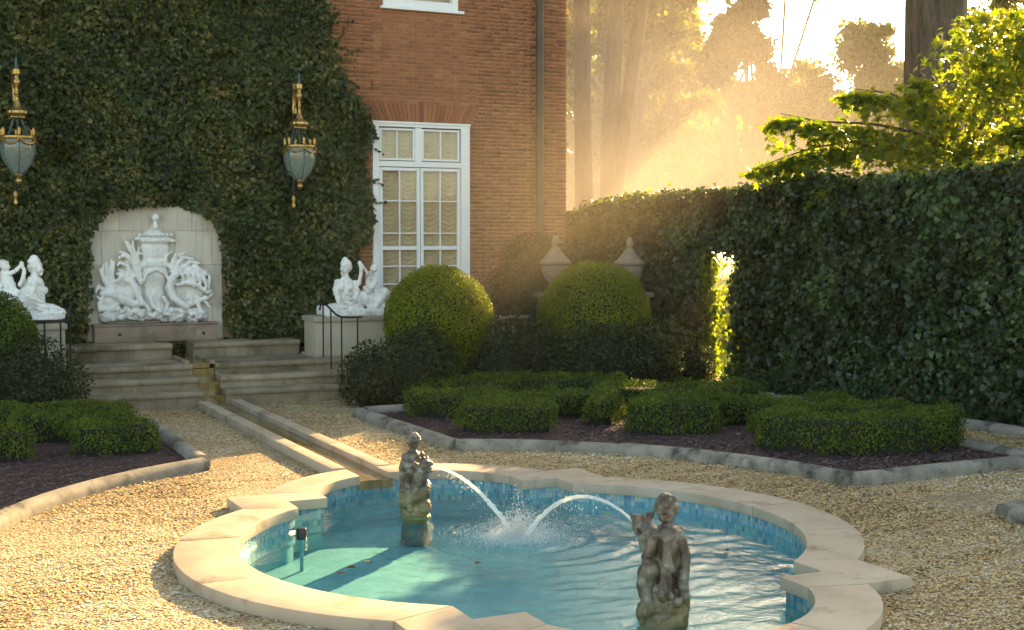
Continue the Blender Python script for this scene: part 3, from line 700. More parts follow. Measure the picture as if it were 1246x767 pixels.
# ------------------------------------------------------------------ sculpture
def Rl(u, v, d=.08): p = aty(100 + u / 4.261, 240 + v / 4.261, HY - .13); return (p[0], HY - .06 - d, p[2])
def stroke(pts, r0, r1, d0=.05, d1=.10, rm=None):
    n = len(pts); P = [Rl(u, v, d0 + (d1 - d0) * i / (n - 1)) for i, (u, v) in enumerate(pts)]
    rm = rm or (r0 + r1) / 2
    rs = [np.interp(i / (n - 1), [0, .5, 1], [r0, rm, r1]) for i in range(n)]
    return chain(P, rs)
PR = [ell(Rl(376, 103, .10), (.062, .062, .066)), cap(Rl(376, 128, .1), Rl(376, 150, .1), .03, .05)]
_z = lambda v: Rl(378, v)[2] - Rl(378, 400)[2]
PR += [('l', Rl(379, 400, -.02), [(r, _z(v)) for v, r in ((580, .22), (520, .17), (470, .16), (430, .19), (400, .205), (366, .20), (360, .225), (354, .24), (330, .24), (325, .215), (318, .20), (300, .222), (262, .232), (240, .225), (236, .25), (230, .285), (222, .295), (212, .29), (206, .245), (190, .17), (170, .105), (152, .055), (140, .04))], .62)]
for i in range(9): PR.append(cap(Rl(310 + 17 * i, 262, .125 - .0042 * (i - 4) ** 2), Rl(312 + 16.5 * i, 300, .12 - .0042 * (i - 4) ** 2), .012, .008))
PR += [ell(Rl(225, 490, .0), (.27, .07, .20)), ell(Rl(545, 480, .0), (.30, .07, .22)), ell(Rl(150, 540, .02), (.20, .08, .10)), ell(Rl(255, 380, .0), (.13, .05, .22)), ell(Rl(540, 360, 0), (.22, .05, .14))]
PR += [ell(Rl(298 + i * 23, 194, .17 - .006 * (i - 3.5) ** 2), (.03, .03, .026)) for i in range(8)]
PR += [ell(Rl(285, 215, .08), (.05, .05, .03)), ell(Rl(470, 225, .08), (.045, .05, .03))]
PR += stroke([(305, 360), (325, 330), (320, 300), (300, 290)], .022, .018) + stroke([(450, 360), (432, 330), (440, 300), (460, 280)], .022, .018)
PR += stroke([(318, 430), (330, 395), (378, 372), (430, 395), (445, 430)], .024, .024, .12, .12)
for s, r0, r1 in (([(305, 440), (285, 375), (250, 320), (215, 300), (190, 312)], .05, .022), ([(300, 410), (280, 325), (240, 262), (212, 208)], .045, .02),
               ([(292, 390), (265, 335), (225, 292), (193, 282)], .045, .02), ([(285, 365), (262, 295), (235, 232)], .04, .02), ([(300, 370), (288, 310), (292, 262)], .035, .018),
               ([(260, 410), (235, 355), (195, 338), (183, 350)], .045, .02), ([(250, 430), (215, 390), (190, 375)], .045, .02),
               ([(165, 500), (115, 435), (92, 375)], .045, .022), ([(160, 480), (132, 405), (125, 340)], .045, .02), ([(165, 470), (155, 400), (165, 335)], .045, .02), ([(150, 480), (148, 380), (148, 325)], .04, .02),
               ([(130, 490), (85, 462), (68, 490)], .045, .025), ([(130, 510), (90, 530), (75, 512)], .04, .02), ([(120, 530), (85, 550), (90, 585)], .04, .03)):
    PR += stroke(s, r0, r1)
PR += stroke([(105, 500), (160, 500), (215, 530), (265, 552), (312, 548)], .05, .045, .06, .12, .085)
PR += stroke([(205, 420), (250, 432), (278, 470), (290, 510), (305, 550)], .06, .045, .08, .14, .06) + stroke([(290, 540), (330, 560), (345, 590)], .04, .02, .12, .15)
PR += stroke([(505, 380), (468, 412), (448, 465), (470, 520), (535, 565)], .05, .05, .10, .16, .072)
PR += stroke([(490, 452), (540, 440), (595, 455), (645, 492), (665, 485)], .032, .024, .16, .12, .038) + stroke([(500, 395), (560, 388), (620, 412), (652, 462)], .05, .04, .08, .10, .06)
PR += [ell(Rl(570, 425, .05), (.20, .08, .075)), ell(Rl(575, 480, .0), (.17, .07, .10))] + stroke([(650, 470), (672, 497), (655, 520), (630, 512)], .036, .02) + stroke([(640, 380), (662, 415), (655, 450)], .03, .03)
for k in range(5): PR += stroke([(515 + 28 * k, 400 + 4 * k), (520 + 29 * k, 428 + 5 * k), (508 + 32 * k, 448 + 7 * k)], .022, .016, .15, .15)
for s, r0, r1 in (([(230, 440), (200, 400), (178, 395)], .045, .02), ([(215, 450), (185, 430), (160, 440)], .045, .02), ([(290, 330), (262, 262), (262, 225)], .036, .016), ([(140, 470), (105, 400), (108, 350)], .04, .018), ([(600, 520), (640, 540), (660, 570)], .045, .02), ([(560, 520), (600, 550), (610, 590)], .05, .03), ([(180, 560), (140, 580), (110, 610)], .05, .03), ([(230, 570), (250, 600), (240, 625)], .05, .03)): PR += stroke(s, r0, r1)
for s in ([(465, 360), (485, 305), (530, 288)], [(480, 370), (520, 310), (572, 318)], [(510, 375), (560, 332), (606, 342)], [(535, 380), (590, 358), (632, 385)], [(470, 380), (470, 330), (485, 290)], [(560, 385), (610, 375), (645, 400)]): PR += stroke(s, .05, .02)
PR += stroke([(540, 560), (590, 540), (640, 520)], .05, .04) + stroke([(350, 520), (365, 560), (400, 590)], .04, .04, .12, .14) + stroke([(420, 520), (440, 550), (430, 585)], .035, .03, .12, .14)
rr = random.Random(3)
for i in range(90):
    u = rr.uniform(95, 655); v = rr.uniform(575, 640); PR.append(ell(Rl(u, v, rr.uniform(.02, .13)), (rr.uniform(.03, .09), rr.uniform(.04, .08), rr.uniform(.025, .06)), (0, rr.uniform(-.5, .5), 0)))
PR.append(bxp(Rl(375, 615, .02), (.84, .05, .07)))
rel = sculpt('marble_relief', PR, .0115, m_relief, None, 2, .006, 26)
tag(rel, 'white marble relief of an urn between two dolphins in the niche', 'relief')

def sculpt_thing(name, PRs, c, vox, mat, label, cat, group=None, smooth=1, bmp=.014, bsc=30, rz=0.):
    o = sculpt(name, PRs, vox, mat, None, smooth, bmp, bsc); return tag(o, label, cat, group)
def Sr(u, v, d=0.): p = aty(370 + u / 4.79, 300 + v / 4.79, 20.1); return (p[0], 20.1 - d, p[2])
def folds(fn, spec, d=.15, r=.02):
    o = []
    for s in spec: o += chain([fn(u, v, d) for u, v in s], [r] + [r * 1.2] * (len(s) - 2) + [r * .7])
    return o
S = [bxp(Sr(275, 382), (.49, .24, .045)), bxp(Sr(105, 370, .02), (.035, .2, .07))]
S += [ell(Sr(238, 122, .02), (.078, .088, .105)), ell(Sr(245, 98, -.01), (.088, .09, .07)), ell(Sr(240, 74, -.02), (.045, .05, .042)), ell(Sr(262, 120, -.03), (.06, .06, .08)), ell(Sr(215, 128, .08), (.02, .022, .05))]
S += [cap(Sr(207, 122, .09), Sr(201, 133, .10), .010, .014), ell(Sr(211, 150, .07), (.022, .022, .012)), ell(Sr(214, 160, .065), (.024, .025, .018)), ell(Sr(216, 116, .085), (.022, .012, .009)), ell(Sr(206, 116, .05), (.014, .012, .009))]
S += [cap(Sr(240, 145), Sr(240, 190), .045, .062), ell(Sr(238, 215, 0), (.15, .11, .085)), cap(Sr(240, 225), Sr(250, 330), .14, .17), ell(Sr(205, 240, .09), (.06, .06, .06)), ell(Sr(250, 243, .11), (.06, .06, .058))]
S += chain([Sr(192, 205, .03), Sr(178, 255, .06), Sr(190, 310, .12)], [.052, .05, .045]) + chain([Sr(290, 210, .04), Sr(302, 265, .08), Sr(270, 315, .16)], [.05, .048, .04])
S += [ell(Sr(190, 350, .05), (.20, .18, .065)), ell(Sr(265, 360, .06), (.22, .18, .07)), ell(Sr(140, 362, .08), (.09, .10, .05)), ell(Sr(120, 372, .10), (.05, .05, .04))]
S += folds(Sr, [[(150, 340), (190, 365), (250, 385)], [(180, 325), (220, 350), (290, 375)], [(215, 320), (260, 345), (330, 360)], [(240, 395), (265, 350), (300, 330)], [(205, 270), (235, 300), (285, 310)], [(200, 290), (235, 320), (280, 340)]], .20, .018)
S += chain([Sr(285, 320), Sr(345, 300), Sr(415, 305)], [.15, .14, .12]) + [ell(Sr(458, 270, -.02), (.12, .14, .10)), ell(Sr(430, 345, .02), (.15, .17, .075)), ell(Sr(385, 350, .1), (.1, .08, .05))]
S += chain([Sr(440, 300, .12), Sr(400, 345, .17), Sr(345, 368, .18)], [.06, .045, .035]) + chain([Sr(485, 300, -.05), Sr(500, 340, 0), Sr(470, 368, .08)], [.03, .022, .02])
S += [cap(Sr(378, 165, 0), Sr(385, 225, .02), .062, .085), ell(Sr(404, 128, .01), (.062, .066, .064)), ell(Sr(385, 132, .06), (.014, .014, .012)), ell(Sr(412, 115, -.01), (.06, .065, .05))]
S += chain([Sr(368, 160, .05), Sr(345, 128, .06), Sr(318, 92, .05)], [.03, .026, .024]) + chain([Sr(318, 92, .05), Sr(325, 130, .08), Sr(318, 175, .09), Sr(310, 215, .08)], [.034, .028, .032, .03]) + chain([Sr(400, 165, .05), Sr(412, 205, .09), Sr(385, 235, .12)], [.03, .026, .022])
S += chain([Sr(390, 235, .06), Sr(360, 258, .12), Sr(338, 235, .12)], [.05, .042, .03]) + chain([Sr(400, 240, .02), Sr(420, 285, .10), Sr(400, 310, .12)], [.05, .04, .028])
def grp_head(): pass
s_r = sculpt_thing('sphinx_statue', S, None, .0095, m_marble, 'white marble sphinx statue facing left on the pedestal before the tall window', 'statue', 'marble sphinx statues on pedestals')
def Tl(u, v, d=0.): p = aty(u / 4.79, 290 + v / 4.79, 20.1); return (p[0], 20.1 - d, p[2])
T = [bxp(Tl(90, 452), (.62, .24, .05))]
T += [ell(Tl(212, 165), (.082, .085, .108)), ell(Tl(200, 135, -.01), (.09, .088, .07)), ell(Tl(200, 112, -.01), (.06, .06, .045)), ell(Tl(185, 165, -.02), (.06, .07, .09))]
T += [cap(Tl(242, 165, .0), Tl(251, 184, .0), .012, .016), ell(Tl(243, 198), (.016, .024, .012)), ell(Tl(238, 210), (.026, .028, .02)), ell(Tl(240, 160, .03), (.012, .02, .009)), ell(Tl(200, 175, .085), (.016, .012, .024)), ell(Tl(228, 178, .06), (.03, .028, .04))]
T += [cap(Tl(200, 200), Tl(195, 240), .05, .062), ell(Tl(200, 268), (.13, .15, .09)), cap(Tl(200, 270), Tl(195, 370), .14, .17), ell(Tl(252, 300, .06), (.062, .06, .058)), ell(Tl(250, 300, -.06), (.06, .06, .058))]
T += chain([Tl(190, 255, .14), Tl(180, 320, .18), Tl(235, 375, .17)], [.052, .048, .04]) + chain([Tl(150, 270, 0), Tl(130, 330, .05), Tl(150, 400, .08)], [.06, .07, .07])
T += [ell(Tl(235, 400, .04), (.24, .18, .06)), ell(Tl(300, 420, .06), (.16, .16, .05)), ell(Tl(348, 432, .06), (.075, .12, .075)), ell(Tl(355, 450, .1), (.05, .08, .04))]
T += folds(Tl, [[(190, 380), (250, 395), (330, 400), (370, 425)], [(200, 400), (260, 420), (310, 450)], [(240, 385), (300, 410), (335, 455)], [(150, 330), (190, 350), (250, 370)], [(160, 300), (200, 330), (240, 350)], [(270, 440), (300, 420), (340, 410)]], .2, .018)
T += chain([Tl(150, 390), Tl(70, 350), Tl(-40, 340), Tl(-100, 380)], [.16, .15, .14, .15]) + [ell(Tl(-60, 400, .05), (.2, .18, .08)), ell(Tl(60, 420, .1), (.2, .12, .06))]
T += [ell(Tl(28, 162, .02), (.066, .07, .072)), ell(Tl(20, 145, .01), (.075, .075, .06)), ell(Tl(55, 172, .03), (.013, .014, .012)), cap(Tl(30, 205), Tl(55, 280, .02), .075, .095)] + chain([Tl(48, 205, .06), Tl(88, 188, .08), Tl(122, 150, .06)], [.036, .03, .026])
T += chain([Tl(122, 142, .06), Tl(138, 190, .08), Tl(130, 235, .09), Tl(112, 268, .09)], [.03, .028, .034, .03]) + chain([Tl(20, 210, -.05), Tl(-15, 235, 0), Tl(0, 280, .08)], [.036, .03, .026]) + chain([Tl(60, 285, .06), Tl(95, 310, .12), Tl(85, 360, .14)], [.055, .045, .032]) + chain([Tl(40, 290, 0), Tl(20, 330, .12), Tl(40, 375, .14)], [.055, .045, .032])
s_l = sculpt_thing('sphinx_statue', T, None, .0095, m_marble, 'white marble sphinx statue facing right, cut by the left picture edge', 'statue', 'marble sphinx statues on pedestals')
def pedestal(x0, x1, label):
    e = empty('statue_pedestal', ((x0 + x1) / 2, 20.1, .5), label, 'pedestal', 'stone pedestals of the sphinxes')
    def p(o): o.parent = e; o.matrix_parent_inverse = Matrix.Translation(-Vector(e.location)); return o
    p(MB().box(x0 + .03, x1 - .03, 19.80, 20.40, .46, 1.10).build('shaft', m_plinth, None, True, .012))
    p(MB().box(x0, x1, 19.76, 20.44, 1.101, 1.182).build('cap', m_plinth, None, True, .018))
    p(MB().box(x0 - .01, x1 + .01, 19.75, 20.45, .45, .60).build('base', m_plinth, None, True, .015))
xr = aty(383, 400, 19.8)[0]; xl = aty(82, 400, 19.8)[0]
pedestal(xr - .02, xr + 1.3, 'pale stone pedestal under the left facing sphinx'); pedestal(xl - 1.55, xl, 'grey stone pedestal under the right facing sphinx')

# hand rails
def rail(name, posts, path, label):
    e = empty('hand_rail', posts[0][1], label, 'railing', 'iron hand rails beside the steps')
    def p(o): o.parent = e; o.matrix_parent_inverse = Matrix.Translation(-Vector(e.location)); return o
    for a, b in posts: p(MB().tube([b, a], .0125, 8).build('post', m_iron, None, True))
    p(MB().tube(path, .015, 8).build('top_rail', m_iron, None, True))
A3 = lambda x, y, Y=19.45: tuple(aty(x, y, Y))
def post(x, yt, zb, Y): t = A3(x, yt, Y); return (t, (t[0], t[1], zb))
rail('r', [post(393, 369, .56, 19.62), post(402.5, 376, .41, 19.3), post(415.5, 386, .24, 18.95), post(435, 386, .0, 18.6)],
     [A3(389, 377, 19.7), A3(390, 371, 19.66), A3(393, 368.5, 19.62), A3(397, 370.5, 19.5), A3(402.5, 376, 19.3), A3(409, 382.5, 19.1), A3(415.5, 385.5, 18.95), A3(425, 386, 18.8), A3(440, 385.5, 18.55)], 'black iron hand rail with curled end before the left facing sphinx')
rail('r', [post(85, 388, .56, 19.62), post(73.5, 390.5, .41, 19.3), post(54, 390.5, .24, 18.95), post(34, 390.5, .0, 18.6)],
     [A3(89, 377, 19.66), A3(88.5, 371, 19.64), A3(86, 371.5, 19.62), A3(85, 377, 19.62), A3(83, 388, 19.6), A3(73.5, 390.5, 19.3), A3(54, 390.5, 18.95), A3(30, 390.5, 18.55)], 'black iron hand rail before the right facing sphinx')

# ---- pool figures: a child beside a spouting fish, one sculpture used twice
def putto(dz=0.):
    P = []
    P += [ell((0, 0, -.10), (.155, .165, .05)), cap((0, 0, -.13), (0, 0, -.12), .13, .14)]
    P += [cap((0, .0, -.08), (.0, .0, .12), .125, .095), ell((.03, -.07, -.03), (.10, .09, .07)), ell((-.04, .07, .0), (.09, .09, .09)), ell((.02, .02, .2), (.085, .10, .08))]
    # coiled fish tail with ridges, climbing round the base and up to the head
    t = []; r = []
    for i in range(22):
        a = -2.4 + i * .26; k = i / 21; rad = .135 - .055 * k
        t.append((rad * math.cos(a), rad * math.sin(a), -.06 + (.40 - dz) * k)); r.append(.040 + .03 * k + (.007 if i % 2 else -.004))
    P += chain(t, r)
    F0 = len(P); P += chain([(t[-1][0], t[-1][1], t[-1][2] + dz), (.03, .12, .42), (.01, .155, .50), (.0, .185, .545)], [.07, .075, .075, .06])
    P += [ell((0, .20, .555), (.062, .07, .058), (.3, 0, 0)), cap((0, .235, .565), (0, .285, .585), .034, .024), cap((0, .235, .535), (0, .275, .52), .03, .02), ell((.045, .20, .585), (.02, .022, .02)), ell((-.045, .20, .585), (.02, .022, .02))]
    for a in (-.6, 0, .6): P += [cap((.05 * a, .17, .595), (.08 * a, .145, .632), .022, .010)]
    P += [cap((.055, .17, .52), (.11, .11, .56), .022, .007), cap((-.055, .17, .52), (-.11, .11, .56), .022, .007)]
    for i in range(F0, len(P)):
        q = list(P[i])
        for k in ((1, 2) if q[0] == 'c' else (1,)): q[k] = (q[k][0], q[k][1], q[k][2] - dz)
        P[i] = tuple(q)
    # child: hips, legs astride, torso, arms, head
    P += [ell((.0, -.03, .27), (.085, .075, .075)), cap((.0, -.03, .30), (.0, -.045, .45), .074, .078), ell((0, -.045, .47), (.098, .062, .05)), ell((.0, .015, .36), (.06, .04, .07))]
    P += chain([(.055, -.02, .26), (.115, .05, .20), (.105, .02, .06), (.12, .07, .02)], [.058, .047, .034, .022]) + chain([(-.055, -.02, .26), (-.115, .045, .18), (-.10, -.02, .05), (-.115, .035, .01)], [.058, .047, .034, .022])
    P += chain([(.095, -.04, .47), (.12, .03, .39), (.075, .12, .41)], [.036, .030, .024]) + chain([(-.095, -.04, .47), (-.125, -.02, .37), (-.09, .06, .33)], [.036, .030, .024])
    for sx, hx in ((1, .075), (-1, -.09)):
        b = (hx, .12, .41) if sx > 0 else (hx, .06, .33)
        P += [ell(b, (.026, .024, .024))] + [cap((b[0] - sx * .006, b[1] + .008 * k - .012, b[2] + .012), (b[0] - sx * .036, b[1] + .011 * k, b[2] + .006 - .004 * k), .0085, .007) for k in range(4)] + [cap(b, (b[0] - sx * .01, b[1] - .026, b[2] + .018), .009, .007)]
    P += [cap((0, -.045, .50), (0, -.04, .55), .036, .034)]
    hc = np.array((0, -.035, .605)); rot = rotm((0, .0, 2.2))      # face turned away from the fish
    def hd(c, r, e=(0, 0, 0)): return ell(tuple(hc + rot @ np.array(c)), r, (e[0], e[1], e[2] + 2.2))
    P += [hd((0, 0, 0), (.062, .07, .075)), hd((0, .022, -.035), (.045, .045, .040)), hd((0, .072, -.008), (.011, .016, .014)), hd((.032, .045, -.022), (.022, .022, .022)), hd((-.032, .045, -.022), (.022, .022, .022)),
          hd((0, .06, -.036), (.02, .014, .006)), hd((0, .057, -.05), (.015, .014, .010)), hd((0, .058, .022), (.042, .014, .010)), hd((.064, -.003, -.008), (.012, .016, .022)), hd((-.064, -.003, -.008), (.012, .016, .022))]
    q = random.Random(5)
    for i in range(46):
        a, b = q.uniform(0, 2 * PI), q.uniform(-.1, 1.4); v = np.array((math.cos(a) * math.cos(b), math.sin(a) * math.cos(b), math.sin(b)))
        if v[1] > .55 and v[2] < .55: continue
        P.append(hd(tuple(v * np.array((.062, .068, .074))), (.02, .02, .017)))
    P += chain([(.06, -.09, .46), (.09, -.11, .35), (.06, -.12, .22), (.10, -.10, .08)], [.03, .036, .04, .03]) + chain([(-.05, -.09, .46), (-.06, -.12, .30), (-.09, -.11, .14)], [.026, .036, .036])
    for i in range(26):
        a = q.uniform(0, 2 * PI); z = q.uniform(-.08, .22); P.append(ell((.12 * math.cos(a), .12 * math.sin(a), z), (q.uniform(.015, .04),) * 2 + (q.uniform(.02, .05),)))
    return P
f1 = empty('fountain_figure', (4.37, 11.12, -.03), 'weathered fountain child with spouting fish at the far end of the pool', 'statue', 'fountain figures standing in the pool', rz=PI + .18)
fb = sculpt('figure', putto(.15), .007, m_lead, f1, 1, .008, 42)
fm = MB().lathe([(.017, 0), (.02, .012), (.012, .016)], (0, 0, 0), 12).build('spout', m_brass, f1, True); fm.location = (0, .275, .403); fm.rotation_euler = (-PI / 2, 0, 0)
fpl = MB().lathe([(.15, -.35), (.14, -.20), (.12, -.12), (.08, -.10)], (0, 0, 0), 20).build('plinth', m_under, f1, True)
f2 = empty('fountain_figure', (4.545, 7.20, -.04), 'weathered fountain child with spouting fish nearest the camera', 'statue', 'fountain figures standing in the pool', rz=.12)
for ch in (fm, fpl): c = ch.copy(); COL.objects.link(c); c.parent = f2; c.location.z += .07 if ch is fm else 0
sculpt('figure', putto(.08), .007, m_lead, f2, 1, .008, 42)
f1.scale = (.90, .93, .97); f2.scale = (1.03, 1.06, 1.16)
# jets
def jet(p0, p1, h, label):
    p0, p1 = np.array(p0), np.array(p1); n = 46; pts = []; rs = []
    for i in range(n + 1):
        t = i / n; p = p0 + (p1 - p0) * t; p[2] += 4 * h * t * (1 - t); w = .0035 + .012 * t ** 1.6
        pts.append(p + rng.normal(0, w * .22, 3)); rs.append((.0095 + .012 * t) * (1 + .25 * (rng.random() - .5)))
    mb = MB().tube(pts, rs, 7)
    for i in range(240):
        t = rng.random() ** .7; p = p0 + (p1 - p0) * t; p[2] += 4 * h * t * (1 - t)
        p += rng.normal(0, .006 + .045 * t, 3) * np.array([1, 1, .8]); s = rng.uniform(.0014, .0034)
        if i > 110: p[2] -= abs(rng.normal(0, .10)) * (.3 + t); p[2] = max(p[2], -.115)
        mb.add([tuple(p + np.array(o) * s) for o in ((1, 0, 0), (0, 1, 0), (-1, 0, 0), (0, -1, 0), (0, 0, 2.8), (0, 0, -2.8))], [(0, 1, 4), (1, 2, 4), (2, 3, 4), (3, 0, 4), (1, 0, 5), (2, 1, 5), (3, 2, 5), (0, 3, 5)])
    return tag(mb.build('water_jet', m_jet, None, True, 0, 2, 80), label, 'water jet', 'arching jets of the fountain')
spl = np.array((4.80, 9.85, -.095))
def mouth(f, z): return np.array(f.location) + np.array(Matrix.Rotation(f.rotation_euler.z, 3, 'Z') @ Vector((0, .29 * f.scale[1], z * f.scale[2])))
jet(mouth(f1, .41), spl + np.array((-.02, .05, 0)), .13, 'white water jet falling from the far fountain figure'); jet(mouth(f2, .48), spl + np.array((.02, -.06, 0)), .25, 'white water jet arching high from the near fountain figure')
def splash():
    n = 9500; a = rng.uniform(0, 2 * PI, n); r = np.abs(rng.normal(0, .25, n)); h = np.abs(rng.normal(0, .13, n)) * np.exp(-r * 2.4)
    P = np.c_[spl[0] + r * np.cos(a) * 1.15, spl[1] + r * np.sin(a), spl[2] + .004 + h]; P[: n // 2, 2] = spl[2] + .004 + rng.uniform(0, .012, n // 2); s = rng.uniform(.002, .0068, n) * np.exp(-r * .6)
    o = np.array(((1, 0, 0), (0, 1, 0), (-1, 0, 0), (0, -1, 0), (0, 0, 1.), (0, 0, -1.))); f = np.array([(0, 1, 4), (1, 2, 4), (2, 3, 4), (3, 0, 4), (1, 0, 5), (2, 1, 5), (3, 2, 5), (0, 3, 5)])
    V = P[:, None] + o[None] * s[:, None, None]; F = (f[None] + (np.arange(n) * 6)[:, None, None]).reshape(-1, 3)
    return np_mesh('splash', V.reshape(-1, 3), F, m_jet, smooth=True)
tag(link('splash', splash()), 'white splash where both jets meet the pool', kind='stuff')
nz = empty('pool_nozzle', (3.18, 10.62, -.5), 'small black nozzle standing in the pool', 'nozzle')
pz = atz(367, 657, -.12); nz.location = (pz[0], pz[1], -.465)
MB().lathe([(.016, 0), (.016, .36)], (0, 0, 0), 12).build('riser', m_poolfloor, nz, True); MB().lathe([(.04, 0), (.043, .01), (.043, .085), (.036, .095)], (0, 0, .355), 16).build('head', m_plastic, nz, True)

# ---- lanterns
m_verd = flat_mat('verdigris_metal', (.07, .12, .115), .6, .3, var=.3, sc=20)
def lantern(px, py, Y, label):
    c = aty(px, py, Y); e = empty('wall_lantern', c, label, 'lantern', 'gilded lanterns on the ivy wall'); b = .30
    MB().lathe([(.03, 1.0), (.022, 1.03), (.015, 1.15), (.003, 1.17)], n=10).build('spike', m_verd, e, True)
    g = MB().lathe([(.02, .52), (.028, .56), (.02, .60), (.035, .63), (.022, .66), (.02, .74), (.045, .78), (.05, .82), (.03, .85), (.028, .90), (.055, .92), (.055, .99), (.03, 1.01)], n=14)
    g.build('stem', m_gilt, e, True)
    sc = MB(); sc.tube([(0, 0, .90), (-.01, b * .3, .97), (-.01, b * .6, .94), (-.01, b * .85, .80), (-.01, b * .95, .64), (-.01, b * .8, .52), (-.01, b * .62, .55), (-.01, b * .62, .64), (-.01, b * .75, .66)], [.03, .034, .036, .036, .034, .03, .026, .02, .015], 10)
    sc.tube([(0, .02, .78), (0, b * .35, .74), (0, b * .55, .80), (0, b * .45, .88)], [.022, .026, .022, .014], 8)
    sc.lathe([(.001, .9), (.05, .93), (.045, 1.0), (.001, 1.02)], (-.01, b * .55, 0), 10); sc.build('bracket', m_gilt, e, True)
    MB().tube([(-.02, b, .62), (-.02, b, -.78)], .013, 8).build('back_rod', m_iron, e, True)
    MB().lathe([(.001, -.98), (.03, -.965), (.036, -.93), (.02, -.895), (.022, -.88), (.036, -.85), (.034, -.81), (.012, -.77)], (-.02, b, 0), 12).build('drop', m_gilt, e, True)
    MB().lathe([(.025, .54), (.04, .50), (.06, .45), (.10, .41), (.14, .385), (.145, .35), (.12, .32), (.11, .30), (.115, .285), (.07, .28)], n=32, flute=12, fa=.06).build('canopy', m_gilt, e, True)
    rd = MB()
    for k in range(4): a = PI / 4 + k * PI / 2; rd.tube([(.07 * math.cos(a), .07 * math.sin(a), .29), (.20 * math.cos(a), .20 * math.sin(a), .0)], .007, 6)
    rd.tube([(0, 0, .29), (0, 0, -.1)], .010, 6).build('rods', m_verd, e, True)
    ring = MB().lathe([(.225, -.03), (.255, -.028), (.263, -.01), (.260, .012), (.235, .02), (.222, .015)], n=36).build('crown_ring', m_gilt, e, True)
    for k in range(6):
        a = k * PI / 3 - PI / 2; x, y = .24 * math.cos(a), .24 * math.sin(a)
        MB().lathe([(.016, .02), (.026, .05), (.018, .075), (.028, .10), (.018, .13), (.003, .145)], (x, y, 0), 10).build('finial', m_gilt, ring, True)
        a2 = a + PI / 3; pts = []
        for i in range(9): t = i / 8; an = a + (a2 - a) * t; pts.append((.268 * math.cos(an), .268 * math.sin(an), -.025 - .075 * 4 * t * (1 - t)))
        MB().tube(pts, [.012, .014, .018, .021, .022, .021, .018, .014, .012], 7).build('swag', m_gilt, ring, True)
    pr = [(.240, -.03), (.252, -.10), (.248, -.20), (.230, -.29), (.192, -.38), (.135, -.46), (.085, -.52), (.05, -.54)]
    MB().lathe(pr, n=30).build('glass_bowl', m_lglass, e, True)
    for k in range(6):
        a = k * PI / 3 - PI / 2; MB().tube([((r + .004) * math.cos(a), (r + .004) * math.sin(a), z) for r, z in pr], .0085, 6).build('rib', m_verd, e, True)
    MB().lathe([(.055, -.53), (.06, -.55), (.035, -.575), (.03, -.59), (.048, -.615), (.046, -.65), (.02, -.68), (.002, -.69)], n=16).build('ball_drop', m_gilt, e, True)
lantern(364.5, 178, 20.68, 'gilded wall lantern right of the niche, on the ivy'); lantern(21.5, 167, 20.68, 'gilded wall lantern left of the niche, near the picture edge')

# ---- urns and balustrade
URN = [(.002, .46), (.03, .445), (.055, .40), (.066, .34), (.055, .29), (.04, .265), (.062, .25), (.07, .235), (.15, .13), (.215, .06), (.262, .02), (.285, .0), (.285, -.035), (.255, -.05), (.235, -.07), (.255, -.10), (.245, -.16), (.20, -.27), (.14, -.36), (.085, -.41), (.075, -.44), (.12, -.47), (.16, -.50), (.16, -.53)]
def urn(x, y, Y, label):
    c = aty(x, y, Y); e = empty('stone_urn', (c[0], c[1], c[2] - .53), label, 'urn', 'stone urns on piers')
    MB().lathe([(r, z + .53) for r, z in URN[::-1] if z <= .0], n=32).build('bowl', m_urn, e, True, 0, 2, 60)
    MB().lathe([(r, z + .53) for r, z in URN[::-1] if -.001 <= z <= .26], n=32).build('lid', m_urn, e, True)
    MB().lathe([(r, z + .53) for r, z in URN[::-1] if z >= .25], n=20, flute=6, fa=.07).build('finial', m_urn, e, True)
    p = empty('stone_pier', (c[0], c[1], .3), label.replace('stone urn', 'stone pier under the urn'), 'pier', 'stone piers under the urns')
    h = c[2] - .53 - .3
    MB().box(-.26, .26, -.26, .26, 0, h - .09).build('shaft', m_urn, p, True, .01); MB().box(-.32, .32, -.32, .32, h - .088, h).build('cap', m_urn, p, True, .02)
urn(675.5, 318, 20.5, 'grey stone urn with pinecone lid left of the round topiary'); urn(766, 319, 20.5, 'grey stone urn with pinecone lid right of the round topiary')
bal = empty('balustrade', (9.6, 20.8, .5), 'low stone balustrade between the two round topiaries', 'balustrade')
MB().box(-1.2, .74, -.10, .10, .50, .565).build('rail', m_plinth, bal, True, .015); MB().box(-1.2, .74, -.10, .10, 0, .06).build('plinth_course', m_plinth, bal, True, .01)
bp = MB().lathe([(.05, .061), (.05, .09), (.03, .11), (.045, .17), (.06, .24), (.04, .34), (.028, .42), (.045, .45), (.05, .499)], n=14).build('baluster', m_plinth, bal, True)
for i in range(9):
    o = bp if i == 0 else bp.copy()
    if i: COL.objects.link(o); o.parent = bal
    o.location = (-1.05 + .21 * i, 0, 0)

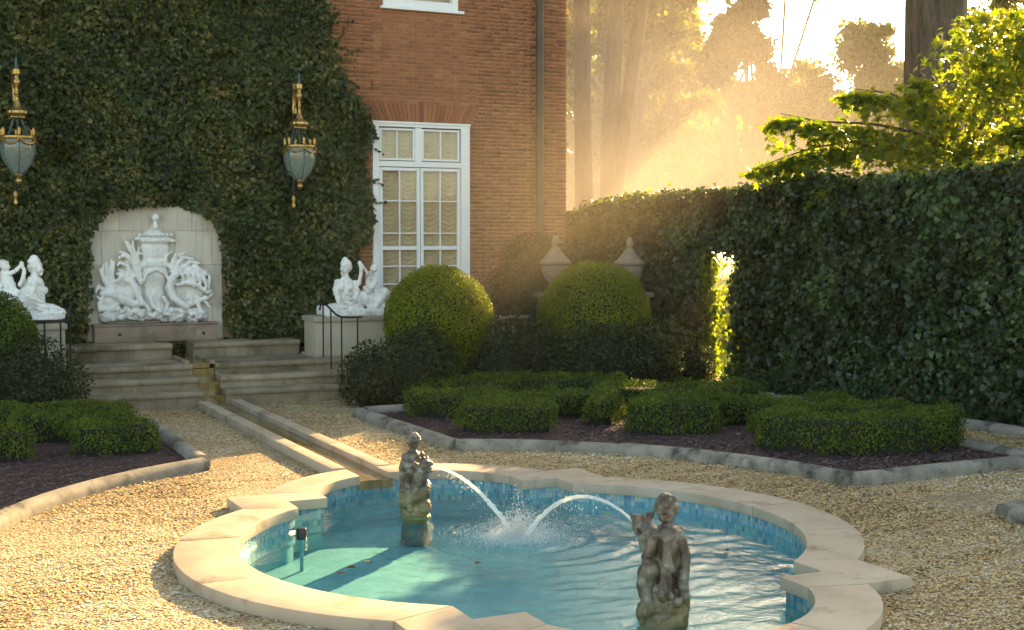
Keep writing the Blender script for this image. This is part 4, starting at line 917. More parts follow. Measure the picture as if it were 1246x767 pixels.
# ---- bed kerbs
def smooth_path(pts, n=8):
    return pts
def kerb(label, runs, L=.95, w=.20, h=.125, closed=False):
    e = empty('bed_kerb', (*runs[0][0], 0), label, 'kerb', 'rounded kerbs of the parterre beds')
    prof = [(-w / 2, -.02)] + [(-w / 2 * math.cos(PI * i / 10), h * .35 + h * .65 * math.sin(PI * i / 10)) for i in range(11)] + [(w / 2, -.02)]
    for pts in runs:
        p = np.array(pts, float); seg = np.hypot(*np.diff(p, axis=0).T); s = np.r_[0, np.cumsum(seg)]; tot = s[-1]; n = max(1, round(tot / L))
        for i in range(n):
            a, b = tot * i / n + .002, tot * (i + 1) / n - .002; ss = np.linspace(a, b, max(2, int((b - a) / .12) + 1))
            q = np.c_[np.interp(ss, s, p[:, 0]), np.interp(ss, s, p[:, 1])]; m = len(q); V = []
            dz = random.uniform(-.006, .006)
            for k in range(m):
                t = q[min(k + 1, m - 1)] - q[max(k - 1, 0)]; t = t / np.hypot(*t); nrm = np.array((t[1], -t[0]))
                for o_, z in prof: V.append((q[k][0] + nrm[0] * o_, q[k][1] + nrm[1] * o_, z + dz))
            np_ = len(prof); F = [(k * np_ + j, (k + 1) * np_ + j, (k + 1) * np_ + j + 1, k * np_ + j + 1) for k in range(m - 1) for j in range(np_ - 1)] + [tuple(range(np_)), tuple(range((m - 1) * np_, m * np_))[::-1]]
            o = MB().add(V, F).build('kerb_stone', m_kerb, None, True, 0, 2, 60); o.parent = e; o.matrix_parent_inverse = Matrix.Translation(-Vector(e.location))
def arcp(c, a, b, n=14):
    r0 = math.hypot(a[0] - c[0], a[1] - c[1]); r1 = math.hypot(b[0] - c[0], b[1] - c[1]); t0 = math.atan2(a[1] - c[1], a[0] - c[0]); t1 = math.atan2(b[1] - c[1], b[0] - c[0])
    return [(c[0] + (r0 + (r1 - r0) * i / n) * math.cos(t0 + (t1 - t0) * i / n), c[1] + (r0 + (r1 - r0) * i / n) * math.sin(t0 + (t1 - t0) * i / n)) for i in range(n + 1)]
PC = (4.55, 9.25)
aR = arcp(PC, (5.90, 13.75), (8.52, 10.08)); aL = arcp(PC, (3.02, 13.70), (.55, 10.9))
BED_R = [(5.83, 16.9)] + aR + [(11.05, 10.12), (11.35, 13.5), (11.2, 16.9)]
BED_L = [(3.08, 17.0), *aL, (-2.5, 10.9), (-2.5, 17.0)]
BED_S = [(8.70, 8.32), (11.6, 8.32), (11.6, 5.0), (8.2, 6.6)]
kerb('grey rounded kerb around the large box parterre by the hedge screen', [[(5.83, 16.9), (5.90, 13.75)], aR, [(8.52, 10.08), (11.15, 10.12)], [(11.12, 10.24), (11.35, 13.5), (11.2, 16.9)], [(5.95, 16.95), (11.15, 16.95)]])
kerb('curved pale kerb of the smaller left bed beside the rill', [[(3.08, 17.0), (3.03, 13.86)], aL, [(.5, 10.9), (-2.5, 10.9)]])
kerb('grey rounded kerb end at the lower right picture edge', [[(8.70, 8.32), (11.6, 8.32)], arcp(PC, (8.72, 8.2), (7.5, 5.6), 8)])
kerb('weathered kerb along the planting strip at the foot of the ivy screen', [[(11.75, 17.2), (11.95, 15.6), (12.35, 13.2), (12.5, 11.3), (12.5, 8)]])
BED_H = [(11.75, 17.2), (11.95, 15.6), (12.35, 13.2), (12.5, 11.3), (12.5, 6), (14, 6), (14, 17.2)]
for i, bd in enumerate((BED_R, BED_L, BED_S, BED_H)):
    tag(MB().add([(x, y, .030 if i < 3 else .02) for x, y in bd], [tuple(range(len(bd)))]).build('bed_soil', m_soil), ['dark mulched soil of the right parterre', 'dark mulched soil of the left parterre', 'soil of the near right bed', 'soil of the strip under the ivy screen'][i], kind='structure')
# ------------------------------------------------------------------ gravel and mulch
def frustum(P, marg=120):
    w = P[:, 0] * math.sin(YAW) + P[:, 1] * math.cos(YAW); u = P[:, 0] * math.cos(YAW) - P[:, 1] * math.sin(YAW)
    x = CX + FPX * u / np.maximum(w, .1); return (w > 1) & (x > -marg) & (x < 1246 + marg)
STONE = np.array([(1, 0, 0), (0, 1, 0), (-1, 0, 0), (0, -1, 0), (0, 0, .62)], float)
STF = np.array([(0, 1, 4), (1, 2, 4), (2, 3, 4), (3, 0, 4)])
def rubble(name, P, size, mat, flat=.6, jit=.35, rnd=None):
    n = len(P); V = STONE[None] * (1 + rng.normal(0, .18, (n, 5, 1))) + rng.normal(0, jit * .35, (n, 5, 3))
    V[:, :, 0] *= rng.uniform(.75, 1.4, (n, 1)); V[:, :, 2] *= flat
    a = rng.uniform(0, 2 * PI, n); ca, sa = np.cos(a)[:, None], np.sin(a)[:, None]
    tx = rng.normal(0, .35, (n, 1)); X = V[:, :, 0] * ca - V[:, :, 1] * sa; Y = V[:, :, 0] * sa + V[:, :, 1] * ca; Z = V[:, :, 2] + X * tx
    V = np.stack([X, Y, Z], -1) * size[:, None, None] + P[:, None]
    return np_mesh(name, V.reshape(-1, 3), (STF[None] + (np.arange(n) * 5)[:, None, None]).reshape(-1, 3), mat, rnd=np.repeat(rng.random(n) if rnd is None else rnd, 5))
def ground_pts(x0, x1, y0, y1, dens):
    n = int((x1 - x0) * (y1 - y0) * dens); P = np.c_[rng.uniform(x0, x1, n), rng.uniform(y0, y1, n), np.zeros(n)]
    k = frustum(P) & ~pip(P, loop4(q_out(-.01)))
    for b in (BED_R, BED_L, BED_S, BED_H): k &= ~pip(P, b)
    k &= ~((P[:, 0] > 4.04) & (P[:, 0] < 4.69) & (P[:, 1] > 12)); return P[k]
gp = np.concatenate([ground_pts(-1, 12, 4.8, 9.5, 2600), ground_pts(-1, 12.8, 9.5, 13, 1800), ground_pts(-1, 12.8, 13, 18.76, 1000)])
gh = (vnoise(gp, .9) - .5) * .022 + (vnoise(gp * np.array([1, 2.2, 1]), 3.) - .5) * .012; gp[:, 2] = gh + rng.uniform(-.002, .006, len(gp))
gs = rng.uniform(.0055, .013, len(gp)) * np.interp(gp[:, 1], [6, 16], [1, 1.35])
tag(link('gravel', rubble('gravel', gp, gs, m_gravel, rnd=np.clip(rng.random(len(gp)) + .5 * (vnoise(gp, .7, 3.) - .5) + .35 * (vnoise(gp * np.array([1, 2.4, 1]), 3.) - .5), 0, 1))), 'loose golden gravel on the garden paths', kind='stuff')
def chips(bed, n, x0, x1, y0, y1):
    P = np.c_[rng.uniform(x0, x1, n), rng.uniform(y0, y1, n), np.full(n, .034)]; P = P[pip(P, bed) & frustum(P)]; P[:, 2] += rng.uniform(0, .02, len(P)); return P
cp = np.concatenate([chips(BED_R, 30000, 5.8, 11.4, 10, 17), chips(BED_L, 20000, -.5, 3.1, 10.9, 17), chips(BED_S, 3000, 8, 11.6, 5, 8.4)])
tag(link('mulch', rubble('mulch', cp, rng.uniform(.008, .024, len(cp)), m_chip, .35, .5)), 'reddish brown bark mulch in the parterre beds', kind='stuff')

# ------------------------------------------------------------------ clipped box
def sd_path(pts, w, h, r=.13, wob=.06):
    p = np.array(pts, float)
    def f(P):
        d = np.full(len(P), 1e9)
        if len(p) == 1: d = np.hypot(P[:, 0] - p[0, 0], P[:, 1] - p[0, 1])
        for a, b in zip(p[:-1], p[1:]):
            ab = b - a; t = np.clip(((P[:, :2] - a) @ ab) / (ab @ ab), 0, 1); q = a + t[:, None] * ab; d = np.minimum(d, np.hypot(P[:, 0] - q[:, 0], P[:, 1] - q[:, 1]))
        qx = d - w / 2 + r; qz = np.abs(P[:, 2] - h / 2) - h / 2 + r
        return np.hypot(np.maximum(qx, 0), np.maximum(qz, 0)) + np.minimum(np.maximum(qx, qz), 0) - r + wob * (vnoise(P, 5.5) - .5) * 2
    return f
def sd_ball(c, r):
    c = np.array(c); r = np.array(r)
    def f(P):
        k = (P - c) / r; L = np.linalg.norm(k, axis=1); return (L - 1) * r.min() + .05 * (vnoise(P, 3.2) - .5)
    return f
def box_hedge(pts, w, h, label, dens=3700, size=.028, mat=None, group='clipped box hedges of the parterre', name='box_hedge'):
    h *= .94; w *= .96
    p = np.array(pts, float); e = empty(name, (*p.mean(0), 0), label, 'hedge', group); loc = np.array(e.location)
    L = sum(np.hypot(*(b - a)) for a, b in zip(p[:-1], p[1:])); area = (2 * L + PI * w) * h + L * w + PI * w * w / 4
    f = sd_path(pts, w, h); lo = np.r_[p.min(0) - w / 2 - .08, 0.02]; hi = np.r_[p.max(0) + w / 2 + .08, h + .06]
    P, N = sdf_sample(f, lo, hi, int(area * dens), .07, .012); k = (N[:, 2] > -.5); P, N = P[k], N[k]
    N2 = unit(N + np.array([0, 0, .5])); tip = N + np.array([0, 0, .8])
    n = len(P); me = leaf_mesh('foliage', P - loc, N2, rng.uniform(.7, 1.3, n) * size, T_BOX, mat or m_box, (0, 0, .9), 1., .75); link('foliage', me, e)['kind'] = 'stuff'
    prims = []
    ws = w - .16
    for a, b in zip(p[:-1], p[1:]):
        c = (a + b) / 2; d = b - a; prims.append(bxp((*(c - loc[:2]), (h - .08) / 2), (np.hypot(*d) / 2, ws / 2, (h - .08) / 2), (0, 0, math.atan2(d[1], d[0]))))
    mb = MB()
    for q in p: mb.prism([(q[0] - loc[0] + ws / 2 * math.cos(t * PI / 6), q[1] - loc[1] + ws / 2 * math.sin(t * PI / 6)) for t in range(12)], -.005 + .001 * random.random(), h - .085 + .004 * random.random())
    for pr in prims:
        hx, hy, hz = pr[2]; v = np.array([(x, y, z) for x in (-hx, hx) for y in (-hy, hy) for z in (-hz, hz - .006 * random.random())]) @ rotm(pr[3]).T + np.array(pr[1]); mb.add(v, [(0, 1, 3, 2), (4, 6, 7, 5), (0, 4, 5, 1), (2, 3, 7, 6), (0, 2, 6, 4), (1, 5, 7, 3)])
    mb.build('twigs', m_core, e)
    return e
XY = lambda x, y, z: tuple(atz(x, y, z)[:2])
box_hedge([(6.52, 16.4), (7.05, 15.95), (7.5, 16.1)], .46, .42, 'box hedge at the bed corner nearest the steps')
box_hedge([(6.62, 14.75), (7.25, 14.42)], .52, .44, 'stubby box hedge nearest the far fountain figure')
box_hedge([(7.15, 15.35), (7.95, 15.5), (8.75, 15.35)], .42, .42, 'thin box hedge band behind the stubby one, left of centre')
box_hedge([(8.28, 14.62), (8.55, 14.95)], .44, .43, 'small round ended box hedge between two larger blocks')
box_hedge([(8.40, 13.72), (9.02, 13.48)], .54, .48, 'square box hedge block behind the water jets')
box_hedge([(9.62, 13.95), (10.15, 13.85)], .44, .42, 'low box hedge right of the square block')
box_hedge([XY(795, 478, .46), XY(860, 474, .46)], .50, .50, 'yellow green box hedge in the sun by the screen opening')
box_hedge([(9.12, 12.05), (9.5, 11.52), (10.2, 11.28), (10.95, 11.42)], .58, .50, 'long curved box hedge nearest the right picture edge')
box_hedge([(9.75, 12.45), (10.35, 12.15), (10.95, 12.15)], .50, .50, 'box hedge tucked behind the long curved one')
box_hedge([(9.7, 13.1), (10.3, 12.95), (10.75, 13.0)], .40, .50, 'raised box hedge block at the back of the long curved one')
box_hedge([(7.0, 17.5), (8.4, 17.2), (9.6, 16.6)], .55, .46, 'back row box hedge under the round topiaries')
box_hedge([(9.1, 15.9), (10.0, 15.4), (10.9, 15.1)], .50, .44, 'back row box hedge towards the ivy screen')
box_hedge([(2.08, 15.02), (2.58, 14.92)], .50, .43, 'box hedge block nearest the rill in the left bed')
box_hedge([(.75, 15.1), (1.27, 15.02)], .46, .42, 'box hedge block at the left picture edge')
box_hedge([(1.55, 16.25), (2.05, 16.05), (2.45, 15.95)], .46, .42, 'middle box hedge of the left bed')
box_hedge([(.4, 17.2), (1.4, 17.1), (2.6, 16.75)], .50, .42, 'long back box hedge of the left bed below the shrub')
def ball(c, r, label, name='round_topiary', mat=None, dens=4000, size=.034, cat='topiary', group='clipped round topiaries'):
    e = empty(name, (c[0], c[1], 0), label, cat, group); loc = np.array(e.location); c = np.array(c); r = np.array(r)
    area = 4 * PI * ((r[0] * r[1]) ** 1.6 / 3 + 2 * (r[0] * r[2]) ** 1.6 / 3) ** (1 / 1.6)
    P, N = sdf_sample(sd_ball(c, r), c - r - .1, c + r + .1, int(area * dens), .10, .02); k = P[:, 2] > .02; P, N = P[k], N[k]
    n = len(P); link('foliage', leaf_mesh('foliage', P - loc, N, rng.uniform(.7, 1.3, n) * size, T_BOX, mat or m_ball, (0, 0, .9), .9, .7), e)['kind'] = 'stuff'
    v = ICO3[0] * (r - .09) + c - loc; MB().add(v, ICO3[1]).build('twigs', m_core, e, True)
    MB().tube([(0, 0, 0), (0, 0, c[2] - r[2] * .5)], .06, 8).build('stem', m_bark, e, True)
def tx(x, y, Y): return aty(x, y, Y)
b1 = tx(534, 395, 18.6); ball((b1[0], 18.6, 1.13), (.83, .83, .84), 'round topiary before the tall window')
b2 = tx(724, 395, 18.6); ball((b2[0], 18.6, 1.12), (.91, .90, .89), 'round topiary between the two stone urns')
b3 = tx(-12, 380, 18.6); ball((b3[0], 18.6, .95), (.60, .60, .75), 'round topiary at the left picture edge below the sphinx', mat=m_box)
def shrub(blobs, label, n, size=.05, mat=None, tmpl=None, name='shrub', group='loose shrubs under the topiaries', depth=.25):
    c = np.mean([b[0] for b in blobs], 0); e = empty(name, (c[0], c[1], 0), label, 'shrub', group); loc = np.array(e.location); fs = [sd_ball(*b) for b in blobs]
    f = lambda P: np.min([q(P) for q in fs], 0) + .16 * (vnoise(P, 3.5) - .5)
    lo = np.min([np.array(b[0]) - b[1] for b in blobs], 0) - .15; hi = np.max([np.array(b[0]) + b[1] for b in blobs], 0) + .15; lo[2] = max(lo[2], .03)
    P, N = sdf_sample(f, lo, hi, n, depth, .06)
    link('foliage', leaf_mesh('foliage', P - loc, N, rng.uniform(.6, 1.3, n) * size, tmpl or T_OVAL, mat or m_yew, (0, 0, .3), .6, .9), e)['kind'] = 'stuff'
    mb = MB()
    for b in blobs: mb.add(ICO2[0] * (np.array(b[1]) * .74) + np.array(b[0]) - loc, ICO2[1])
    mb.build('twigs', m_core, e, True)
s1 = tx(490, 450, 17.9); s2 = tx(610, 440, 18.3); s3 = tx(730, 450, 18.0); s4 = tx(810, 440, 18.6); s0 = tx(40, 450, 18.2)
shrub([((s1[0] + .1, 17.75, .42), (.72, .5, .68)), ((s1[0] - .45, 17.95, .35), (.45, .45, .55))], 'loose dark shrub at the right end of the steps', 9000, .045)
shrub([((s2[0] - .15, 18.0, .45), (.55, .5, .72)), ((s2[0] + .5, 18.2, .42), (.55, .45, .66))], 'loose olive shrub filling the gap between the round topiaries', 8000, .05, m_yew)
shrub([((s3[0] - .1, 17.6, .42), (.85, .42, .66)), ((s3[0] + .65, 17.75, .4), (.6, .45, .62))], 'loose dark shrub at the foot of the topiary between the urns', 9000, .05)
shrub([((s4[0] - .1, 18.6, .42), (.6, .5, .60)), ((s4[0] + .35, 18.4, .25), (.4, .4, .36))], 'loose shrub left of the screen opening', 8000, .05)
shrub([((s0[0] - .1, 18.1, .45), (.75, .6, .62)), ((s0[0] - .9, 18.1, .45), (.7, .6, .6))], 'dark loose shrub below the right facing sphinx', 13000, .042)
d0 = tx(640, 330, 20.95); 
shrub([((d0[0] + .25, 20.95, 1.3), (.85, .38, 1.05)), ((d0[0] - .3, 21.0, 1.0), (.65, .3, .75)), ((d0[0] + .85, 20.95, 1.45), (.6, .35, .85))], 'tall dark yew against the brick corner behind the urns', 21000, .05, m_yew, T_OVAL, 'yew_shrub', None)

# ------------------------------------------------------------------ ivy
def ivy_sheet(Xs, Zs, surf, mask):
    X, Z = np.meshgrid(Xs, Zs); P = np.stack([X.ravel(), Z.ravel()], 1); idx = np.arange(X.size).reshape(X.shape)
    F = np.stack([idx[:-1, :-1], idx[:-1, 1:], idx[1:, 1:], idx[1:, :-1]], -1).reshape(-1, 4); F = F[mask(P[F].mean(1))]; return P, F
ivb_z = [aty(400, y, HY)[2] for y in (430, 340, 230, 160, 130, 60, 0, -80)]; ivb_x = [aty(x, 200, HY)[0] for x in (442, 440, 441, 441, 436, 410, 388, 380)]
def ivy_edge(z): return np.interp(z, ivb_z, ivb_x)
niche_poly = [(p[0], p[1]) for p in pp]
niche_c = np.array([NX, 1.7])
def ivy_d(P2):
    P3 = np.c_[P2[:, 0], np.zeros(len(P2)), P2[:, 1]]; return np.maximum(.085, .07 + .28 * vnoise(P3, 1.5) + .20 * (vnoise(P3, 4.2, 9.) - .5))
def ivy_mask(P2, inset=0.):
    P3 = np.c_[P2[:, 0], np.zeros(len(P2)), P2[:, 1]]; w = .30 * (vnoise(P3, 2.4) - .5) + .12 * (vnoise(P3, 7., 2.) - .5)
    return (P2[:, 0] < ivy_edge(P2[:, 1]) + w - inset) & ~pip(P2 + np.c_[w * .5, w * .5], niche_poly)
iv = empty('wall_ivy', (3.0, HY, .6), 'dense dark ivy covering the house wall around the niche', 'ivy'); L0 = np.array(iv.location)
P2, F = ivy_sheet(np.arange(-2.6, 7.6, .12), np.arange(.62, 7.6, .12), None, lambda q: ivy_mask(q, .05) & ~pip((q - niche_c) / 1.13 + niche_c, niche_poly))
link('stems', np_mesh('stems', np.c_[P2[:, 0], HY - .02 - .42 * ivy_d(P2), P2[:, 1]] - L0, F, m_core), iv)
n = 64000; P2 = np.c_[rng.uniform(-.4, 7.6, n), rng.uniform(.6, 7.2, n)]; P2 = P2[ivy_mask(P2)]; n = len(P2)
dd = ivy_d(P2); e_ = .05; gx = (ivy_d(P2 + [e_, 0]) - dd) / e_; gz = (ivy_d(P2 + [0, e_]) - dd) / e_
N = unit(np.c_[-gx, -np.ones(n) * .9, -gz + .25]); P = np.c_[P2[:, 0], HY - dd * rng.uniform(.75, 1.08, n), P2[:, 1]] - L0
link('foliage', leaf_mesh('foliage', P, N, rng.uniform(.038, .083, n), T_IVY, m_ivy, (0, 0, -1), 1.1, .42), iv)['kind'] = 'stuff'
tv = []; tn = []
for k in range(26):      # runners creeping out over the brick
    z = rng.uniform(2.5, 6.6); x = float(ivy_edge(z)) - .05; dx, dz = rng.uniform(.3, 1), rng.uniform(-.4, 1)
    for i in range(rng.integers(6, 16)):
        x += .035 * dx + rng.normal(0, .01); z += .035 * dz + rng.normal(0, .012); tv.append((x, HY - .03 - .03 * rng.random(), z)); tn.append((0, -1, .3))
tv = np.array(tv); link('runners', leaf_mesh('runners', tv - L0, np.array(tn, float), rng.uniform(.03, .07, len(tv)), T_IVY, m_ivy, (0, 0, -1), .8, .5), iv)['kind'] = 'stuff'
# screen: an ivy clad wall with a narrow opening
SX = 12.9
def top_z(Y): return np.interp(Y, [8, 12.4, 15, 18.6, 21.2, 22.4, 25.5, 28], [3.36, 3.27, 3.25, 3.21, 3.12, 3.04, 2.80, 2.7])
OY0, OY1, OZ = 18.14, 19.12, 2.16
hs = empty('ivy_screen', (SX, 16, 0), 'long ivy covered screen wall with a narrow opening on the right', 'hedge'); L0 = np.array(hs.location)
def hd(P2): P3 = np.c_[np.full(len(P2), 3.3), P2[:, 0], P2[:, 1]]; return np.maximum(.06, .05 + .30 * vnoise(P3, 1.7) + .22 * (vnoise(P3, 4.5, 4.) - .5))
T_ = .13
def core_box(y0, y1, z0, zt, mb):
    ys = np.linspace(y0, y1, max(2, int((y1 - y0) / .8) + 1)); n = len(ys)
    v = []
    for y in ys:
        zz = min(zt, float(top_z(y)) - .08); v += [(SX, y, z0), (SX, y, zz), (SX + T_, y, zz), (SX + T_, y, z0)]
    f = [(i * 4 + k, i * 4 + (k + 1) % 4, (i + 1) * 4 + (k + 1) % 4, (i + 1) * 4 + k) for i in range(n - 1) for k in range(4)] + [(0, 1, 2, 3), tuple(range((n - 1) * 4, n * 4))[::-1]]
    mb.add([tuple(np.array(p) - L0) for p in v], f)
mb = MB(); core_box(6.0, OY0 - .03, 0, 9, mb); core_box(OY1 + .03, 28, 0, 9, mb); core_box(OY0 - .028, OY1 + .028, OZ + .05, 9, mb); mb.build('wall', m_core, hs)
def screen_leaves(n, side):
    P2 = np.c_[rng.uniform(7.5 if side < 0 else 14, 27, n), rng.uniform(.02, 3.5, n)]
    P2 = P2[(P2[:, 1] < top_z(P2[:, 0]) + .04) & ~((P2[:, 0] > OY0 + .04 * rng.normal(size=n)) & (P2[:, 0] < OY1 - .03) & (P2[:, 1] < OZ + .06 * rng.normal(size=n)))]; n = len(P2); dd = hd(P2) * (1 if side < 0 else .6)
    N = unit(np.c_[np.full(n, side * 1.), rng.normal(0, .1, n), np.full(n, .25)]); x = (SX - dd * rng.uniform(.6, 1.08, n)) if side < 0 else SX + T_ + dd * rng.uniform(.6, 1.08, n)
    return np.c_[x, P2[:, 0], P2[:, 1]], N
A_, NA = screen_leaves(68000, -1); B_, NB = screen_leaves(9000, 1)
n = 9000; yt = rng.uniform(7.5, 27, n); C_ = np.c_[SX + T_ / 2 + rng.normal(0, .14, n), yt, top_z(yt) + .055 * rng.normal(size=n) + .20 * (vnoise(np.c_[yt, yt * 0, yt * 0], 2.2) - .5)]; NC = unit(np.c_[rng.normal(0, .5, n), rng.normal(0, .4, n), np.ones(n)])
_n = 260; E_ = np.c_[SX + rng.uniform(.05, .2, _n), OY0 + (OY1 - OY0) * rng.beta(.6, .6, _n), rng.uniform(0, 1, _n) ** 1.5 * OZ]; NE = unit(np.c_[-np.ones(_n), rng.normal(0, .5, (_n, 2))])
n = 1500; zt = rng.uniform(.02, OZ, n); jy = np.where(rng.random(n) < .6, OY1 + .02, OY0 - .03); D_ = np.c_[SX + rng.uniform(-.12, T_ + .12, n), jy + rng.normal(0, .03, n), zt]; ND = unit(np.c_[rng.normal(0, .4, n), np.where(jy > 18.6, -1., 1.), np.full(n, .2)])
link('lit_tone_leaves', leaf_mesh('lit_tone_leaves', np.concatenate([D_, E_, C_[:2600]]) - L0, np.concatenate([ND, NE, NC[:2600]]), rng.uniform(.05, .10, len(D_) + len(E_) + 2600), T_IVY, m_litleaf, (0, 0, -1), 1., .7), hs)['kind'] = 'stuff'  # jamb, opening and top fringe ivy in the tone with sunlight painted in
P = np.concatenate([A_, B_, C_[2600:]]) - L0; N = np.concatenate([NA, NB, NC[2600:]]); n = len(P)
link('foliage', leaf_mesh('foliage', P, N, rng.uniform(.04, .108, n), T_IVY, m_ivyh, (0, 0, -1), 1., .5), hs)['kind'] = 'stuff'
# ground cover below the screen
n = 9000; P = np.c_[rng.uniform(11.8, 12.85, n), rng.uniform(8, 17.6, n), rng.uniform(.03, 1, n)]; P = P[pip(P, BED_H)]; n = len(P); P[:, 2] = .03 + P[:, 2] * (.12 + .30 * vnoise(P * np.array([1, 1, 0]), 3.2))
tag(link('ground_cover', leaf_mesh('ground_cover', P, np.tile([0., 0, 1], (n, 1)) + rng.normal(0, .3, (n, 3)), rng.uniform(.05, .10, n), T_OVAL, m_cover, (-.4, 0, .5), .8, .6)), 'low leafy ground cover at the foot of the ivy screen', kind='stuff')
# grass beyond the opening
n = 14000; P = np.c_[rng.uniform(13.4, 26, n), np.zeros(n), np.zeros(n)]; P[:, 1] = 18.66 * P[:, 0] / 12.95 + rng.normal(0, 1.0, n)
tag(link('grass', leaf_mesh('grass', P, np.tile([0., -1, .2], (n, 1)), rng.uniform(.06, .16, n), T_BLADE, m_grass, (0, 0, 1), 2.5, .6)), 'sunlit grass seen through the screen opening', kind='stuff')
# fallen leaves on the water
for i, (x, y) in enumerate([(420, 697), (443, 689), (408, 705), (578, 692), (885, 676)]):
    p = atz(x, y, -.115); me = leaf_mesh('fallen_leaf', np.array([[0, 0, 0.]]), np.array([[0, 0, 1.]]), np.array([.09]), T_OVAL, m_dead, (1, 0, 0), 1, .1)
    o = link('fallen_leaf', me); o.location = (p[0], p[1], -.078); tag(o, 'brown fallen leaf floating on the pool', 'leaf', 'fallen leaves on the pool'); o['label'] = ['small brown leaf floating left of the far figure', 'tiny brown leaf floating between the far figure and the left coping', 'brown leaf floating nearest the left coping of the pool', 'brown leaf floating before the splash', 'pale leaf floating right of the near figure'][i]

# ------------------------------------------------------------------ trees
def trunk_mesh(name, pts, rads, parent, seg=18, mat=None, amp=.12):
    P = [Vector(p) for p in pts]; s = [0]
    for a, b in zip(P[:-1], P[1:]): s.append(s[-1] + (b - a).length)
    n = max(6, int(s[-1] / .3)); ss = np.linspace(0, s[-1], n); A = np.array([p[:] for p in P]); C = np.stack([np.interp(ss, s, A[:, k]) for k in range(3)], 1); R_ = np.interp(ss, s, rads)
    V = []; up = Vector((1, 0, 0))
    for i in range(n):
        t = Vector(C[min(i + 1, n - 1)] - C[max(i - 1, 0)]).normalized(); a = t.cross(up).normalized(); b = a.cross(t)
        if abs(t.x) > .9: a = t.cross(Vector((0, 1, 0))).normalized(); b = a.cross(t)
        for j in range(seg): an = 2 * PI * j / seg; V.append(C[i] + np.array(a) * math.cos(an) * R_[i] + np.array(b) * math.sin(an) * R_[i])
    V = np.array(V); c = np.repeat(C, seg, 0); d = unit(V - c); r = np.repeat(R_, seg)
    q = np.c_[d[:, 0] * 2.5, d[:, 1] * 2.5, V[:, 2] * .35]; w = vnoise(q, 1.6) - .5; V = V + d * (r * amp * 2 * w)[:, None]
    F = np.array([(i * seg + j, i * seg + (j + 1) % seg, (i + 1) * seg + (j + 1) % seg, (i + 1) * seg + j) for i in range(n - 1) for j in range(seg)])
    return link(name, np_mesh(name, V, F, mat or m_bark, smooth=True), parent)
def crown_pts(center, rad, nclump, nleaf, clump=.28, r_=None):
    r_ = r_ or rng; c = np.array(center); rad = np.array(rad); u = unit(rng.normal(size=(nclump, 3))) * (rng.random((nclump, 1)) ** .45); cl = c + u * rad
    cs = rng.uniform(.6, 1.3, nclump) * clump * rad.mean(); k = rng.integers(0, nclump, nleaf); o = rng.normal(size=(nleaf, 3)) * cs[k][:, None] * np.array([1, 1, .6]) * .6
    return cl[k] + o, unit(o + np.array([0, 0, .35]) * cs[k][:, None]), cl
def tree(label, base, stems, crowns, leaf, nleaf, mat=None, name='background_tree', group='trees behind the ivy screen', tmpl=None, clump=.28, nclump=40, twigs=10):
    e = empty(name, base, label, 'tree', group); L0 = np.array(e.location)
    for i, (pts, rads) in enumerate(stems): trunk_mesh('trunk' if i == 0 else 'limb', np.array(pts) - L0, rads, e, 16 if i == 0 else 9)
    Ps, Ns = [], []; vol = [np.prod(c[1]) ** .66 for c in crowns]; tw = MB()
    for (c, r), v in zip(crowns, vol):
        P, N, cl = crown_pts(c, r, nclump, int(nleaf * v / sum(vol)), clump); Ps.append(P); Ns.append(N)
        for q in cl[:twigs]:
            a = np.array(c) - np.array([0, 0, r[2] * .9]); m = (a + q) / 2 + rng.normal(0, .15 * r[0], 3); tw.tube([a - L0, m - L0, q - L0], [.06, .045, .012], 5)
    P = np.concatenate(Ps) - L0; N = np.concatenate(Ns); n = len(P)
    link('crown', leaf_mesh('crown', P, N, rng.uniform(.7, 1.3, n) * leaf, tmpl or T_BOX, mat or m_tree, (0, 0, -.5), .6, .7), e)['kind'] = 'stuff'
    if tw.v: tw.build('twigs', m_bark, e)
    return e
def st(p0, p1, r0, r1, bend=0.):
    p0, p1 = np.array(p0, float), np.array(p1, float); m = (p0 + p1) / 2 + np.array([bend, 0, 0]); return ([tuple(p0), tuple(m), tuple(p1)], [r0, (r0 + r1) / 2, r1])
# the big rough trunk behind the screen
tb = atd(1140, 210, 26.); X0, Y0 = tb[0], tb[1]
tree('massive rough barked tree trunk rising behind the maple', (X0, Y0, 0), [st((X0, Y0, -.1), (X0 - .25, Y0, 13), .68, .48), st((X0 - .2, Y0, 9.5), (X0 + 4, Y0 + 1, 14), .28, .1)],
     [((X0 - .1, Y0 - .3, 4.6), (.75, .5, .7)), ((X0 + 3.2, Y0 - 1, 11.8), (3.0, 3, 2.0)), ((X0 - 1, Y0 + 1, 14.0), (4, 4, 2.2))], .16, 16000, m_tree, 'big_tree')
